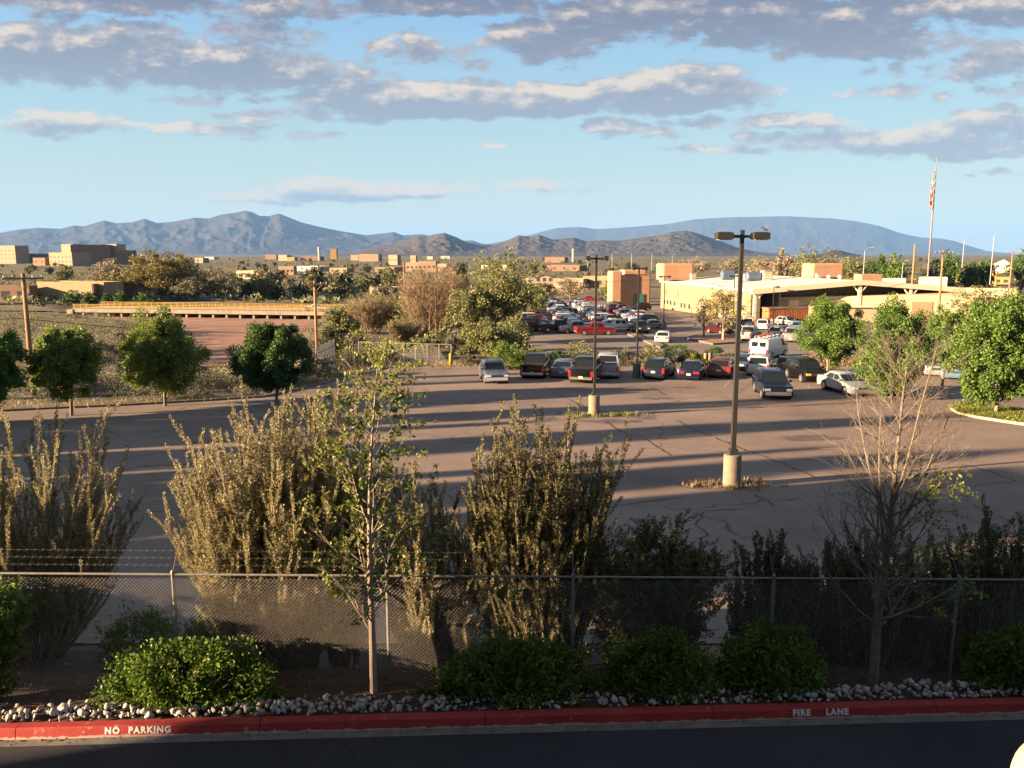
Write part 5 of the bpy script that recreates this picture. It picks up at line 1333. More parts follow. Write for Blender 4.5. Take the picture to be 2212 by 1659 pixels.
def metal_building():
    A = np.array([42.1, 146.0]); B = np.array([35.1, 195.4]); v = (B-A)/np.linalg.norm(B-A); u = np.array([v[1], -v[0]])
    rz = math.atan2(u[1], u[0]); zg = -5.35
    root = tag(empty('metal_building', (A[0], A[1], zg), rz), 'long cream metal building with a white low pitched roof and an open sided front bay', 'building')
    ze, zr, W_, D_ = 5.75, 7.25, 40.0, 49.9
    rz_ = lambda x: ze+(zr-ze)*(1-abs(x-W_/2)/(W_/2))
    # left wall, rear wall, right wall, with the ground falling away behind
    mb = MB(); mb.box((.15, D_/2, ze/2-.6), (.3, D_, ze+1.1)); mb.box((W_/2, D_-.15, ze/2-.6), (W_-.6, .3, ze+1.1)); mb.box((W_-.15, D_/2, ze/2-.6), (.3, D_, ze+1.1))
    mb.box((1.05, .15, ze/2-.6), (1.5, .3, ze+1.08)); mb.build('wall', m_cream, root)
    mb = MB(); mb.box((3.2, 16, ze/2-.3), (5.6, .3, ze+.5)); mb.box((5.9, 8.5, ze/2-.3), (.25, 15, ze+.5)); mb.build('bay_wall', m_greymetal, root)
    mb = MB(); mb.box((22.8, 8.3, 2.9), (32.4, .2, 7.0)); mb.build('rear_bay_wall', m_cream2, root)
    mb = MB(); mb.box((4.1, 15.8, 1.5), (1.4, .1, 3.0)); mb.build('bay_door', m_brown, root)
    # roof: two slopes with an overhang
    mb = MB(); o = 1.2; t = .35
    for sg in (0, 1):
        x0, x1 = (-.4, W_/2) if not sg else (W_/2, W_+.4)
        V = []
        for y in (-o, D_+.3):
            for x in (x0, x1):
                for dz in (0, -t): V.append([x, y, rz_(x)+dz+.22])
        mb.add(V, [[0, 2, 6, 4], [1, 5, 7, 3], [0, 4, 5, 1], [2, 3, 7, 6], [0, 1, 3, 2], [4, 6, 7, 5]])
    mb.build('roof', m_wroof, root)
    mb = MB()
    for sg in (0, 1):
        x0, x1 = (-.45, W_/2) if not sg else (W_/2, W_+.45)
        V = []
        for y in (-o-.16, -o-.004):
            for x in (x0, x1):
                for z in (-.55, .34): V.append([x, y, rz_(x)+z])
        mb.add(V, [[0, 2, 3, 1], [4, 5, 7, 6], [1, 3, 7, 5], [0, 4, 6, 2], [0, 1, 5, 4], [2, 6, 7, 3]])
    mb.build('fascia', m_steel, root)
    for x, w in ((.35, .5), (W_/2, .55), (W_*.745, .5), (W_-.35, .5)):
        mb = MB(); hh = rz_(x)-.5; mb.box((x, -.95, hh/2), (w, .35, hh))
        for s in (-1, 1):
            if -.5 < x+s*1.3 < W_+.5: mb.tubes([[x+s*.2, -.95, hh-1.3], [x+s*1.35, -.95, rz_(x+s*1.35)-.55]], [.14, .14], 6)
        mb.build('post', m_steel, root)
    # beige inner block pushed out under the roof
    P = [(6.3, 3.6), (38.6, -7.0), (38.9, 1.0), (38.9, 8), (6.3, 8)]; V = []
    tp = [4.35, 5.25, 5.25, 5.25, 4.35]
    for (x, y), z in zip(P, tp): V += [[x, y, -.6], [x, y, z]]
    n = 5; mb = MB(); mb.add(V, [[2*i, 2*((i+1) % n), 2*((i+1) % n)+1, 2*i+1] for i in range(n)]); mb.add(V, [[1, 3, 5, 7, 9]]); mb.build('front_block', m_beige, root)
    a = math.atan2(-10.6, 32.3)
    def on_front(t, z, w, h, d=.12, name='window', m=m_win):
        x = P[0][0]+math.cos(a)*t; y = P[0][1]+math.sin(a)*t; mb = MB(); mb.box((x+math.sin(a)*d*.3, y-math.cos(a)*d*.3, z), (w, d, h), a); mb.build(name, m, root)
    on_front(3.2, 3.3, 1.7, 1.3, name='vent', m=m_steel); on_front(25, 1.9, 3.4, 3.8, name='door', m=m_tan)
    # lean to in front
    mb = MB(); x0, y0 = P[0][0]+math.cos(a)*10.5, P[0][1]+math.sin(a)*10.5-2.2
    mb.box((x0+1, y0, 1.2), (9, 3.6, 3.4), a+R(12)); mb.build('lean_to', m_beige, root)
    mb = MB(); mb.box((x0+1, y0-.1, 3.0), (9.6, 4.2, .18), a+R(12)); mb.build('lean_to_roof', m_steel, root)
    # windows, doors and a tree-shaded door along the left wall
    for y, z, w, h in ((47, 1.5, .9, .9), (44.8, 1.5, .9, .9), (42.6, 1.5, .9, .9), (40, 1.5, .9, .9), (35.5, 1.4, 1, 1), (33.4, 1.4, 1, 1), (30.6, 1.4, 1, 1), (22, 1.3, 1.2, 1.2), (15, 1.2, 1.1, 2.1), (11, 1.2, 2.6, 2.6), (46, 3.9, .5, 1.2), (38, 3.8, .5, 1.2)):
        mb = MB(); mb.box((-.02, y, z-.35), (.12, w, h)); mb.build('window' if z < 3 else 'wall_box', m_win if z < 3 else m_brown, root)
    mb = MB(); mb.box((-.12, 44, -1.0), (.22, 8, .9)); mb.build('yellow_rail', m_yel, root)
    return root, A, u, v, zg, rz, rz_
mroot, mA, mu, mv, mz, mrz, mroof = metal_building()
def on_roof(x, y, z=None):
    p = mA+mu*x+mv*y; return np.array([p[0], p[1], mz+(mroof(x)+.22 if z is None else z)])
def rounded_box(name, label, cat, loc, dims, m, rz, bev, group=None):
    bm = bmesh.new(); bmesh.ops.create_cube(bm, size=1); bmesh.ops.scale(bm, verts=bm.verts, vec=dims); bmesh.ops.translate(bm, verts=bm.verts, vec=(0, 0, dims[2]/2))
    bmesh.ops.bevel(bm, geom=[e for e in bm.edges if max(v.co.z for v in e.verts) > dims[2]*.5], offset=bev, segments=4, affect='EDGES', profile=.5)
    me = bpy.data.meshes.new(name); bm.to_mesh(me); bm.free(); me.materials.append(m); o = bpy.data.objects.new(name, me); COL.objects.link(o); o.location = loc; o.rotation_euler = (0, 0, rz)
    return tag(o, label, cat, group) if label else o
def rooftop():
    q = at_depth(1457, 604, 190); rounded_box('roof_penthouse', 'rounded orange stucco box on the roof, left one, above the cream wall', 'roof box', (q[0], q[1], q[2]), (7.4, 5, 3.7), m_entr, mrz, .5)
    q = at_depth(1776, 598, 178); rounded_box('roof_penthouse', 'rounded orange stucco box on the ridge of the white roof, right one', 'roof box', (q[0], q[1], q[2]), (7.2, 5, 2.9), m_entr, mrz, .5)
    q = at_depth(1874, 612, 172); rounded_box('roof_penthouse', 'small square orange box on the right slope of the roof', 'roof box', (q[0], q[1], q[2]), (4.6, 3, 1.9), m_entr, mrz, .15)
    g = 'units on the white roof'
    for px, yb, w, h, lb, m in ((1571,604,2.6,1.9,'blue grey cooler duct on the roof, left one',m_blue_r),(1627,605,2.9,1.7,'blue grey cooler duct on the roof beside the nearest lamp pole',m_blue_r),(1655,606,1.9,1.9,'beige louvred unit on the roof right of the nearest lamp pole',m_unit),(1497,605,1.0,1.2,'small white vent on the left part of the roof',m_unit),(1766,605,.7,1.2,'thin beige stack on the roof below the right orange box',m_unit),(1790,606,1.0,1.1,'white roof fan below the right orange box',m_wroof),(1814,607,1.0,1.2,'white roof fan right of the right orange box',m_wroof)):
        q = at_depth(px, yb, 168); root = tag(empty('roof_unit', q, mrz), lb, 'roof unit', g)
        mb = MB()
        if m is m_blue_r: mb.tubes([[-w/2, 0, h*.45], [-w*.46, 0, h*.45], [w*.46, 0, h*.45], [w/2, 0, h*.45]], [h*.35, h*.5, h*.5, h*.35], 16, cap=True)
        elif m is m_wroof: mb.tubes([[0, 0, 0], [0, 0, h*.6], [0, 0, h*.65], [0, 0, h]], [w*.3, w*.3, w*.55, w*.2], 12, cap=True)
        else:
            mb.box((0, 0, h/2), (w, w, h)); mb.box((0, 0, h+.05), (w*1.06, w*1.06, .1))
        hs = mb.build('housing', m, root)
        if m is m_unit:
            mb = MB()
            for k in range(5): mb.box((0, -w/2-.02, h*(.15+.16*k)), (w*.8, .05, h*.07))
            mb.build('louvre', m_steel, hs)
rooftop()
house('low beige building running off to the right behind the street trees', 2006, 2178, 676, 625, m_beige, m_wroof, rz=R(-4), win=2, name='long_building', cat='building', group=None, D=158, depth=.5)
house('beige equipment room on the far roof left of the tall utility pole', 1906, 1953, 622, 602, m_unit, m_wroof, rz=R(-4), win=0, name='equipment_room', cat='roof box', group=None, D=196)
house('larger beige equipment room on the far roof behind the tall utility pole', 1986, 2041, 628, 599, m_unit, m_wroof, rz=R(-4), win=0, name='equipment_room', cat='roof box', group=None, D=192)
def entrance():
    b = at_depth(1364, 668, 204); b[2] = gzf(b[0], b[1])-.2
    root = tag(empty('stucco_entrance', b, mrz), 'orange stucco entrance block with rounded parapets at the left end of the cream wall', 'building')
    for nm, x, w, h, y, m, bv in (('main_block', 1.5, 7.6, 8.2, 2, m_entr, .3), ('pier', -3.6, 2.6, 9.2, 1.0, m_entr, .35), ('rear_block', 2.5, 6.0, 9.4, 6, m_entr, .4)):
        o = rounded_box(nm, None, None, (x, y+2, -.4), (w, 4.5, h), m, 0, bv); o.parent = root
    mb = MB(); mb.box((2.3, 1.7, 1.6), (2.6, .2, 3.0)); mb.build('glass_door', mat('teal glass', (.06,.16,.14), rough=.15), root)
    mb = MB(); mb.box((1.5, 1.72, 7.9), (6.0, .12, .25)); mb.build('cornice', m_pinkw, root)
entrance()
def container():
    b = on_ground(1720, 706); root = tag(empty('rusty_container', b+np.array([0, 6, 0]), mrz), 'rusty orange container in front of the dark open bay', 'container')
    mb = MB(); mb.box((0, 0, 1.35), (7, 2.5, 2.5)); 
    for x in np.arange(-3.3, 3.4, .3): mb.box((x, -1.28, 1.35), (.12, .06, 2.3))
    mb.build('box', mat('rust paint', (.30,.11,.04), rough=.8, var=.3, scale=1.2), root)
    mb = MB(); mb.box((0, 0, 2.72), (7.2, 2.7, .2)); mb.build('lid', m_brown, root)
container()
# flagpole
def flagpole():
    D = 240; t = at_depth(2024, 344, D); x = t[0]; z0 = gzf(x, D)
    root = tag(empty('flagpole', (x, D, z0)), 'very tall flagpole rising over the right end of the metal building', 'flagpole')
    h = t[2]-z0; mb = MB(); mb.tubes([[0, 0, 0], [0, 0, h*.5], [0, 0, h]], [.30, .23, .11], 10, cap=True); mb.build('pole', mat('flagpole paint', (.15,.135,.12), rough=.6), root)
    mb = MB(); mb.tubes([[0, 0, h], [0, 0, h+.35], [0, 0, h+.6]], [.1, .3, .05], 8); mb.build('finial', m_yel, root)
    # the flag hangs limp down the pole: stripes and a canton of stars in its folds
    zt = at_depth(2022, 366, D)[2]-z0; zb = at_depth(2018, 453, D)[2]-z0; n = 60; mcol = 27; V = []
    for i in range(n):
        f = i/(n-1)
        for j in range(mcol):
            g = j/(mcol-1); w = (.25+.75*math.sin(min(1, .08+f*.92)*math.pi*.9)**.7)
            V.append([-.25-g*w*(1-.25*math.sin(f*5)), .30*math.sin(g*15+f*3.2)*(.5+.5*f)+.08*math.sin(f*30), zt+(zb-zt)*(f*.93+.07*g)])
    mb = MB(); idx = np.arange(n*mcol).reshape(n, mcol)
    fq = np.stack([idx[:-1, :-1], idx[:-1, 1:], idx[1:, 1:], idx[1:, :-1]], -1)
    for i in range(n-1):
        for j in range(mcol-1):
            f = i/(n-1); m = 0 if (j//2+i//9) % 2 == 0 else 1
            if f < .30 and (j < 20): m = 2
            mb.f.append((fq[i, j][None], m))
    mb.v.append(np.array(V)); mb.n = len(V)
    mm = [mat('flag red', (.36,.035,.03), rough=.8), mat('flag white', (.50,.47,.43), rough=.8), mat('flag canton', (.10,.11,.13), rough=.8, col2=(.30,.30,.28), scale=2.5, detail=0)]
    fl = mb.build('flag', mm, smooth=True); fl.location = (x, D, z0); tag(fl, 'large striped flag hanging limp from the very tall flagpole', 'flag')
flagpole()
# street lights and thin poles along the far road
m_pole = mat('pale steel pole', (.36,.36,.35), rough=.5, metal=.3)
def street_light(label, px, yb, yt, armpx, D, r=.12):
    b = at_depth(px, yb, D); k = D/F; h = (yb-yt)*k; a = armpx*k
    root = tag(empty('street_light', (b[0], b[1], b[2])), label, 'street light', 'street lights along the far road')
    mb = MB(); mb.tubes([[0, 0, -3], [0, 0, h*.5], [0, 0, h*.86], [a*.3, 0, h*.97], [a, 0, h]], [r, r*.8, r*.6, r*.5, r*.45], 8); mb.build('pole', m_pole, root)
    mb = MB(); mb.box((a, 0, h-.05), (.9, .35, .2), top=.7); mb.build('lamp_head', m_pole, root)
for a in (('curved street light behind the white roof, right of the ridge', 1865, 592, 535, 16, 230), ('very thin tall street light right of the flagpole', 2077, 592, 510, 18, 300, .14), ('street light with an arm near the right edge', 2140, 594, 500, 18, 270, .14), ('short street light behind the equipment rooms', 1948, 604, 563, 9, 260), ('far street light behind the middle lamp, left one', 1270, 566, 545, 9, 420), ('far street light above the crowded lot, right of the middle lamp', 1322, 566, 545, 8, 420), ('far street light left of the far lamp head', 1364, 568, 546, -8, 420), ('far street light right of the first orange penthouse', 1408, 570, 546, -9, 420), ('street light in front of the red roofed shop', 1705, 585, 552, 12, 330), ('far thin light post right of the left lamp head', 1452, 572, 549, 6, 500)):
    street_light(*a)
q = at_depth(1977, 527, 215); upole('pole with a grey transformer can behind the right slope of the roof', q[0], q[1], q[2], .3, arm=False, name='utility_pole')
q = at_depth(2188, 542, 200); upole('thin pole with a short crossarm at the right edge', q[0], q[1], q[2], .2, armw=3.0)
q = at_depth(872, 566, 150); upole('thin pole rising above the tan bare thicket', q[0], q[1], q[2], .16, arm=False)
# ------------------------------------------------------------------ mid distance trees, thickets, clipped bushes, scrub
GT = 'trees in the draw beyond the near lot'
def mid_tree(label, px, yb, w, yt, seed, leaf, D=None, n=12000, size=.26, clear=.12, lump=.45, bark=None, name='cottonwood_tree', group=GT, fill=.25, shape=.8, clump=120):
    b = on_ground(px, yb) if D is None else at_depth(px, yb, D)
    if D is not None: b[2] = gzf(b[0], b[1])
    k = (b[1]*_c+(CAMZ-b[2])*_s)/F
    t = at_depth(px, yt, b[1])[2]; h = t-b[2]; cr = w*k/2; cl = h*clear
    return tree_from(label, b, round_tree_mesh(seed, h, cr, h-cl, cl, leaf, n, size, tr=.02*h+.06, lump=lump, fill=fill, shape=shape, clump=clump), leaf, bark or m_bark, group, name=name)
def bare_dome(label, px, yb, w, yt, seed, D, dens=1.0, leafn=0, leaf=None, col=None):
    rng = np.random.default_rng(seed); b = at_depth(px, yb, D); b[2] = gzf(b[0], b[1]); k = D/F; h = at_depth(px, yt, D)[2]-b[2]; r = w*k/2
    root = plant_root('bare_thicket', label, 'tree', b, GT); n = int(70*dens)
    a = rng.uniform(0, 6.28, n); rr = np.sqrt(rng.uniform(0, 1, n))
    P, Rr = stems(rng, np.column_stack([np.cos(a)*rr*r*.35, np.sin(a)*rr*r*.35, np.zeros(n)-.1]), np.column_stack([np.cos(a)*rr*r*.75, np.sin(a)*rr*r*.75, np.full(n, h*.9)]), h*(1.0-.25*rr**2), .07, 8, up=.15, wob=.06)
    P2, R2, _ = shoots(rng, P, Rr, 9, .2, .98, 34, h*.28, .55, 6, up=.4, wob=.08, shrink=.4)
    P3, R3, _ = shoots(rng, P2, R2, 7, .15, .98, 34, h*.11, .6, 4, up=.3, wob=.1)
    mb = MB(); mb.tubes(P, Rr, 4); mb.tubes(P2, np.maximum(R2, .018), 3); mb.tubes(P3, np.maximum(R3, .013), 3); mb.build('trunk', m_twig, root)
    tips = P3.reshape(-1, 3); i = rng.integers(0, len(tips), int(9000*dens)); ml = MB()
    ml.leaves(tips[i]+rng.normal(size=(len(i), 3))*.08, unit(blob_dirs(rng, len(i))+np.array([0, 0, .8])), .20*rng.uniform(.6, 1.3, len(i)), .35, 0, rng); ml.build('crown', leaf or L_tan, root)
bare_dome('wide pale tan leafless thicket dome in the middle of the draw', 938, 742, 178, 588, 401, 118, 1.3)
bare_dome('tan and green brush thicket left of the pale tan dome', 800, 752, 130, 640, 402, 122, .9, leaf=L_cotton)
bare_dome('low tan thicket below the pale tan dome, behind the far wire fence', 880, 772, 120, 690, 403, 104, .8, leaf=L_cotton)
mid_tree('tall loose olive green cottonwood left of the crowded parking lot', 1092, 772, 150, 545, 410, L_cotton, D=104, n=11000, size=.26, lump=.75, fill=.12, shape=1.1)
mid_tree('rounded olive cottonwood overlapping the left side of the tall loose one', 1032, 770, 120, 612, 411, L_cotton, D=102, n=11000, lump=.6)
mid_tree('olive cottonwood crown between the tan dome and the tall loose cottonwood', 1010, 730, 95, 640, 412, L_sage, D=125, n=8000, lump=.5)
mid_tree('bushy olive tree at the front of the draw, left of the bright green bush', 1060, 795, 130, 690, 413, L_cotton, D=84, n=11000, size=.2, lump=.55, clear=.02, shape=.3)
mid_tree('small yellow green tree right of the brown utility pole', 735, 765, 66, 660, 414, L_cotton, D=98, n=5000, lump=.6)
mid_tree('dark small tree in the brush right of the brown utility pole', 718, 790, 52, 705, 415, L_juniper, D=84, n=4000, size=.16, clear=.02)
mid_tree('leafy green bush tree at the middle of the far wire fence', 840, 800, 72, 735, 416, L_cotton, D=82, n=5000, size=.16, clear=.02)
valley = leafmat('valley leaf', (.160,.175,.068), .4, .3)
for i, (px, yb, w, yt, D, lf, lb) in enumerate(((760,720,70,648,140,valley,'yellow green tree at the left end of the draw above the picket fence'),(835,735,74,655,132,L_cotton,'olive tree between the brush thicket and the pale tan dome'),(865,715,66,640,146,valley,'pale yellow green tree at the left shoulder of the pale tan dome'),(905,700,60,632,155,L_sage,'sage coloured tree behind the left of the pale tan dome'),(985,705,70,618,150,valley,'yellow green tree behind the right of the pale tan dome'),(1045,690,80,590,160,valley,'pale tall tree behind the rounded olive cottonwood'),(1125,700,70,590,150,L_cotton,'olive tree at the right of the tall loose cottonwood'),(1155,690,56,618,158,valley,'yellow green tree at the left edge of the crowded lot'),(960,775,70,712,96,valley,'low yellow green bush tree below the pale tan dome'),(915,785,60,730,90,L_cotton,'low olive bush tree in front of the far wire fence end'),(1000,785,74,720,90,L_sage,'low sage bush tree left of the bushy olive tree'),(770,790,60,725,92,L_sage,'low sage bush tree at the left end of the far wire fence'),(1115,770,70,690,92,valley,'low yellow bush tree behind the bright green bush'))):
    mid_tree(lb, px, yb, w, yt, 480+i, lf, D=D, n=4500, size=.24, clear=.04, lump=.7, shape=.6, name='valley_tree')
mid_tree('big yellow green cottonwood right of the far office blocks', 347, 650, 165, 541, 420, leafmat('yellow cottonwood leaf', (.165,.145,.05), .4), D=250, n=15000, size=.55, lump=.5, clear=.08)
mid_tree('tan budding tree left of the big yellow green cottonwood', 236, 640, 78, 564, 421, L_tan, D=255, n=6000, size=.45, lump=.5)
mid_tree('darker green tree with a pale trunk right of the big yellow green cottonwood', 462, 652, 108, 584, 422, L_sage, D=245, n=8000, size=.45, lump=.5, clear=.2)
mid_tree('small olive tree at the right foot of the big yellow green cottonwood', 415, 652, 70, 602, 423, L_sage, D=240, n=5000, size=.4)
for i, (px, yb, w, yt, l, lb) in enumerate(((160,664,44,627,L_deep,'round dark bush at the left of the dark shadow wall'),(196,668,34,632,L_deep,'dark bush before the dark shadow wall, second from the left'),(235,668,30,634,L_deep,'dark bush before the dark shadow wall, third from the left'),(262,662,26,630,L_deep,'slim dark bush before the shadow wall, second from the right'),(318,664,50,632,L_deep,'wide dark bush at the right end of the shadow wall'))):
    mid_tree(lb, px, yb, w, yt, 430+i, l, D=214-i, n=2500, size=.35, clear=.02, name='dark_bush', group='dark bushes along the courtyard wall', lump=.3)
mid_tree('pale budding tree in front of the cream wall, right of the maroon crossover', 1562, 742, 92, 612, 440, leafmat('pale budding leaf', (.19,.165,.06), .35), D=107, n=3200, size=.2, lump=.6, clear=.28, group=None, bark=m_bark_pale)
mid_tree('second pale budding tree just left of the first one by the cream wall', 1520, 738, 46, 640, 441, leafmat('pale leaf', (.18,.155,.07), .35), D=112, n=1300, size=.2, lump=.6, clear=.3, group=None, bark=m_bark_pale)
mid_tree('green tree left of the orange stucco entrance', 1322, 660, 56, 606, 442, L_cotton, D=225, n=4000, size=.4, group=None)
mid_tree('dark rounded tree behind the crowded parking lot', 1172, 652, 62, 612, 443, L_sage, D=245, n=4000, size=.4, group=None)
mid_tree('spreading tan tree with bare limbs at the end of the crowded lot', 1232, 655, 78, 598, 444, L_tan, D=240, n=2600, size=.4, lump=.6, group=None)
GH = 'trees along the right hand horizon'
for i, (px, yb, w, yt, l, lb) in enumerate(((1690,590,40,539,L_tan,'tan horizon tree at the left of the right hand tree row'),(1738,590,78,534,L_cotton,'biggest olive horizon tree behind the right orange penthouse'),(1786,590,64,541,L_sage,'olive horizon tree right of the biggest one'),(1838,600,60,552,L_cotton,'low olive horizon tree left of the curved street light'),(1645,592,70,556,L_tan,'tan horizon brush left of the tree row'),(1880,602,44,560,L_deep,'dark green bush right of the curved street light'),(1935,602,50,552,L_maple,'green tree left of the flagpole'),(1905,580,16,553,L_deep,'tiny dark tree on the horizon between the light and the green tree'),(2050,606,46,540,L_deep,'dark tall evergreen right of the flagpole'),(2020,606,40,560,L_juniper,'dark tree behind the foot of the flagpole'),(2095,600,38,566,L_deep,'dark low tree between the yellow warehouses'),(2130,596,40,562,L_deep,'dark tree left of the white gabled house'),(2206,604,50,545,L_deep,'dark tree cut by the right edge beside the white gabled house'),(1500,588,66,556,L_tan,'tan horizon brush behind the first orange penthouse'),(1585,586,60,556,L_tan,'tan horizon brush behind the nearest lamp pole'))):
    mid_tree(lb, px, yb, w, yt, 450+i, l, D=300+17*i if px < 1890 else 250+3*i, n=3200, size=.62, clear=.05, group=GH, lump=.5, name='horizon_tree')
mid_tree('olive brush on the bank at the right end, behind the grass island tree', 2150, 700, 190, 628, 470, L_cotton, D=112, n=9000, size=.3, clear=.02, shape=.3, group=None, lump=.5)
# bright bush, clipped bushes and verge shrubs between the lots
def verge_bush(label, px, yb, w, hpx, leaf, seed, clip=False, D=None, n=5200, name='round_bush', group='bushes on the verge behind the parked cars'):
    b = on_ground(px, yb) if D is None else at_depth(px, yb, D); b[2] = gzf(b[0], b[1])+.08; k = (b[1]*_c+(CAMZ-b[2])*_s)/F
    r = (w*k/2, w*k/2*.9, hpx*k*(.56 if not clip else .54)); rng = np.random.default_rng(seed); root = plant_root(name, label, 'bush', b, group)
    ml = MB(); mound_leaves(rng, ml, (0, 0, r[2]*.85), r, n, .11 if clip else .14, 240 if clip else 110, .08 if clip else .35, fill=.72 if clip else .4, bottom=-.9); ml.build('foliage', leaf, root)
    mb = MB(); d = blob_dirs(rng, 40); d[:, 2] = abs(d[:, 2]); P, Rr = stems(rng, np.zeros((40, 3)), d*np.array(r), min(r)*1.2, .02, 5); mb.tubes(P, Rr, 3); mb.build('stem', m_twig, root)
verge_bush('bright green bush between the damaged SUV and the black pickup', 1098, 797, 78, 50, L_green, 501)
verge_bush('large dark clipped ball bush right of the white sedan', 1462, 770, 58, 40, L_deep, 502, True, D=78)
verge_bush('smaller rough bush touching the large clipped ball bush', 1488, 772, 42, 30, L_juniper, 503, True, D=77)
verge_bush('clipped dome bush standing alone left of the nearest lamp pole', 1543, 772, 42, 34, L_deep, 504, True, D=78)
verge_bush('low clipped bush right of the nearest lamp pole, beside the white van', 1604, 776, 46, 26, L_deep, 505, True, D=77)
for i, (px, yb, w, h, l, lb) in enumerate(((1020,800,46,20,L_sage,'pale sage tuft left of the damaged SUV'),(1150,800,52,34,L_cotton,'olive bush behind the black pickup on the left'),(1255,795,80,52,L_cotton,'wide olive bush behind the middle lamp post'),(1205,795,40,30,L_deep,'small dark bush behind the blue sedan'),(1345,800,40,34,L_sage,'pale bush right of the silver pickup'),(1405,786,56,40,L_cotton,'olive bush right of the far lamp post'),(1505,792,44,22,L_lime,'lime green low bush behind the navy sedan'),(1570,792,52,24,L_sage,'sage coloured bush behind the red hatchback'),(1750,800,70,20,L_straw,'straw coloured tuft strip right of the white van'),(1850,792,60,18,L_straw,'straw coloured tuft left of the ragged tree'))):
    verge_bush(lb, px, yb, w, h, l, 510+i, D=76.3, n=2600)
def copies(proto, spots):
    for k, (loc, rz, sc) in enumerate(spots):
        o = proto if k == 0 else copy_tree(proto)
        o.location = loc; o.rotation_euler = (0, 0, rz); o.scale = sc
def far_trees():
    rng = np.random.default_rng(77)
    for kind, (leaf, lb, nm, n_) in enumerate(((L_juniper, 'dark round juniper dotted among the far houses', 'juniper_tree', 90), (valley, 'olive green tree dotted among the far houses', 'far_tree', 110), (L_tan, 'tan budding tree dotted among the far houses', 'far_tree', 60))):
        tc = round_tree_mesh(600+kind, 5.0, 2.6 if kind else 2.3, 4.6, .4, leaf, 900, .62, tr=.14, lump=.45, clump=45, fork=4)
        proto = tree_from(lb, (0, 0, 0), tc, leaf, m_bark, 'trees dotted among the far houses', name=nm)
        sp = []
        while len(sp) < n_:
            px = rng.uniform(-40, 2260) if rng.uniform() < .6 else rng.uniform(480, 1330); yb = 556+rng.uniform(0, 1)**1.35*92
            if yb > 600 and (px > 1000 or px < 120): continue
            if px > 1330 and yb > 585: continue
            b = on_ground(px, yb)
            sp.append((tuple(b), rng.uniform(0, 6.28), tuple(np.array([1, 1, rng.uniform(.7, 1.3)])*rng.uniform(.6, 1.5))))
        copies(proto, sp)
far_trees()
def sage_bushes():
    rng = np.random.default_rng(88); root = plant_root('sage_bush', 'pale round sage bush on the slope between the lot trees and the sandy wash', 'bush', (0, 0, 0), 'pale sage bushes on the slope by the wash')
    ml = MB(); mound_leaves(rng, ml, (0, 0, .45), (1.0, .95, .75), 5200, .10, 90, .35, fill=.35); ml.build('foliage', leafmat('silver sage leaf', (.26,.235,.17), .22, .4), root)
    mb = MB(); d = blob_dirs(rng, 40); d[:, 2] = abs(d[:, 2]); P, Rr = stems(rng, np.zeros((40, 3)), d, .95, .015, 5); mb.tubes(P, Rr, 3); mb.build('stem', m_twig, root)
    sp = []
    while len(sp) < 46:
        px = rng.uniform(60, 700); Y = rng.uniform(55, 112); d_ = ray(px, 700); x = d_[0]/d_[1]*Y
        if (Y < 74 and x > lot_l(Y)-1.2) or channel(x, Y) > .7: continue
        sp.append(((x, Y, gzf(x, Y)), rng.uniform(0, 6.28), tuple(np.array([1, 1, rng.uniform(.7, 1.1)])*rng.uniform(.6, 1.5))))
    copies(root, sp)
sage_bushes()
def scrub():
    """sage and juniper brush, too many to count: one object"""
    rng = np.random.default_rng(9); V = []; 
    m1, m2, m3 = MB(), MB(), MB()
    def bush(mb, c, r, h, n, size):
        d = blob_dirs(rng, n); d[:, 2] = np.abs(d[:, 2]); rr = rng.uniform(.35, 1.0, n)**.6
        p = np.array(c)+d*rr[:, None]*np.array([r, r, h]); mb.leaves(p, unit(d+blob_dirs(rng, n)*.7), size*rng.uniform(.6, 1.4, n), .6, 0, rng)
    # the slope between the near lot and the wash
    k = 0
    while k < 430:
        px = rng.uniform(-60, 800); Y = rng.uniform(52, 165); d = ray(px, 700); x = d[0]/d[1]*Y
        if Y < 74 and x > lot_l(Y)-1.0: continue
        w = float(channel(x, Y))
        if w > .80: continue
        z = gzf(x, Y); s = rng.uniform(.6, 1.9)*(1 if Y < 90 else 1.3)
        bush(m1 if rng.uniform() < .62 else (m2 if rng.uniform() < .6 else m3), (x, Y, z-.05), s, s*rng.uniform(.7, 1.1), int(620 if Y < 95 else 240), .105 if Y < 95 else .16); k += 1
    # brush on the far plain
    for k in range(2600):
        px = rng.uniform(-60, 2280); yb = 553+rng.uniform(0, 1)**1.35*110
        if px > 1010 and yb > 612: continue
        b = on_ground(px, yb)
        if channel(b[0], b[1]) > .4: continue
        s = rng.uniform(.7, 2.1)*(1+min(b[1], 2500)/2200); bush(m3 if rng.uniform() < .5 else m2, b, s, s*.85, 20, s*.62)
    for mb, lf, lb in ((m1, L_sage, 'pale sage brush on the slope beside the sandy wash'), (m2, L_cotton, 'olive brush over the slope and the far plain'), (m3, L_juniper, 'dark juniper brush over the far plain')):
        tag(mb.build('scrub', lf), lb, None, kind='stuff')
scrub()
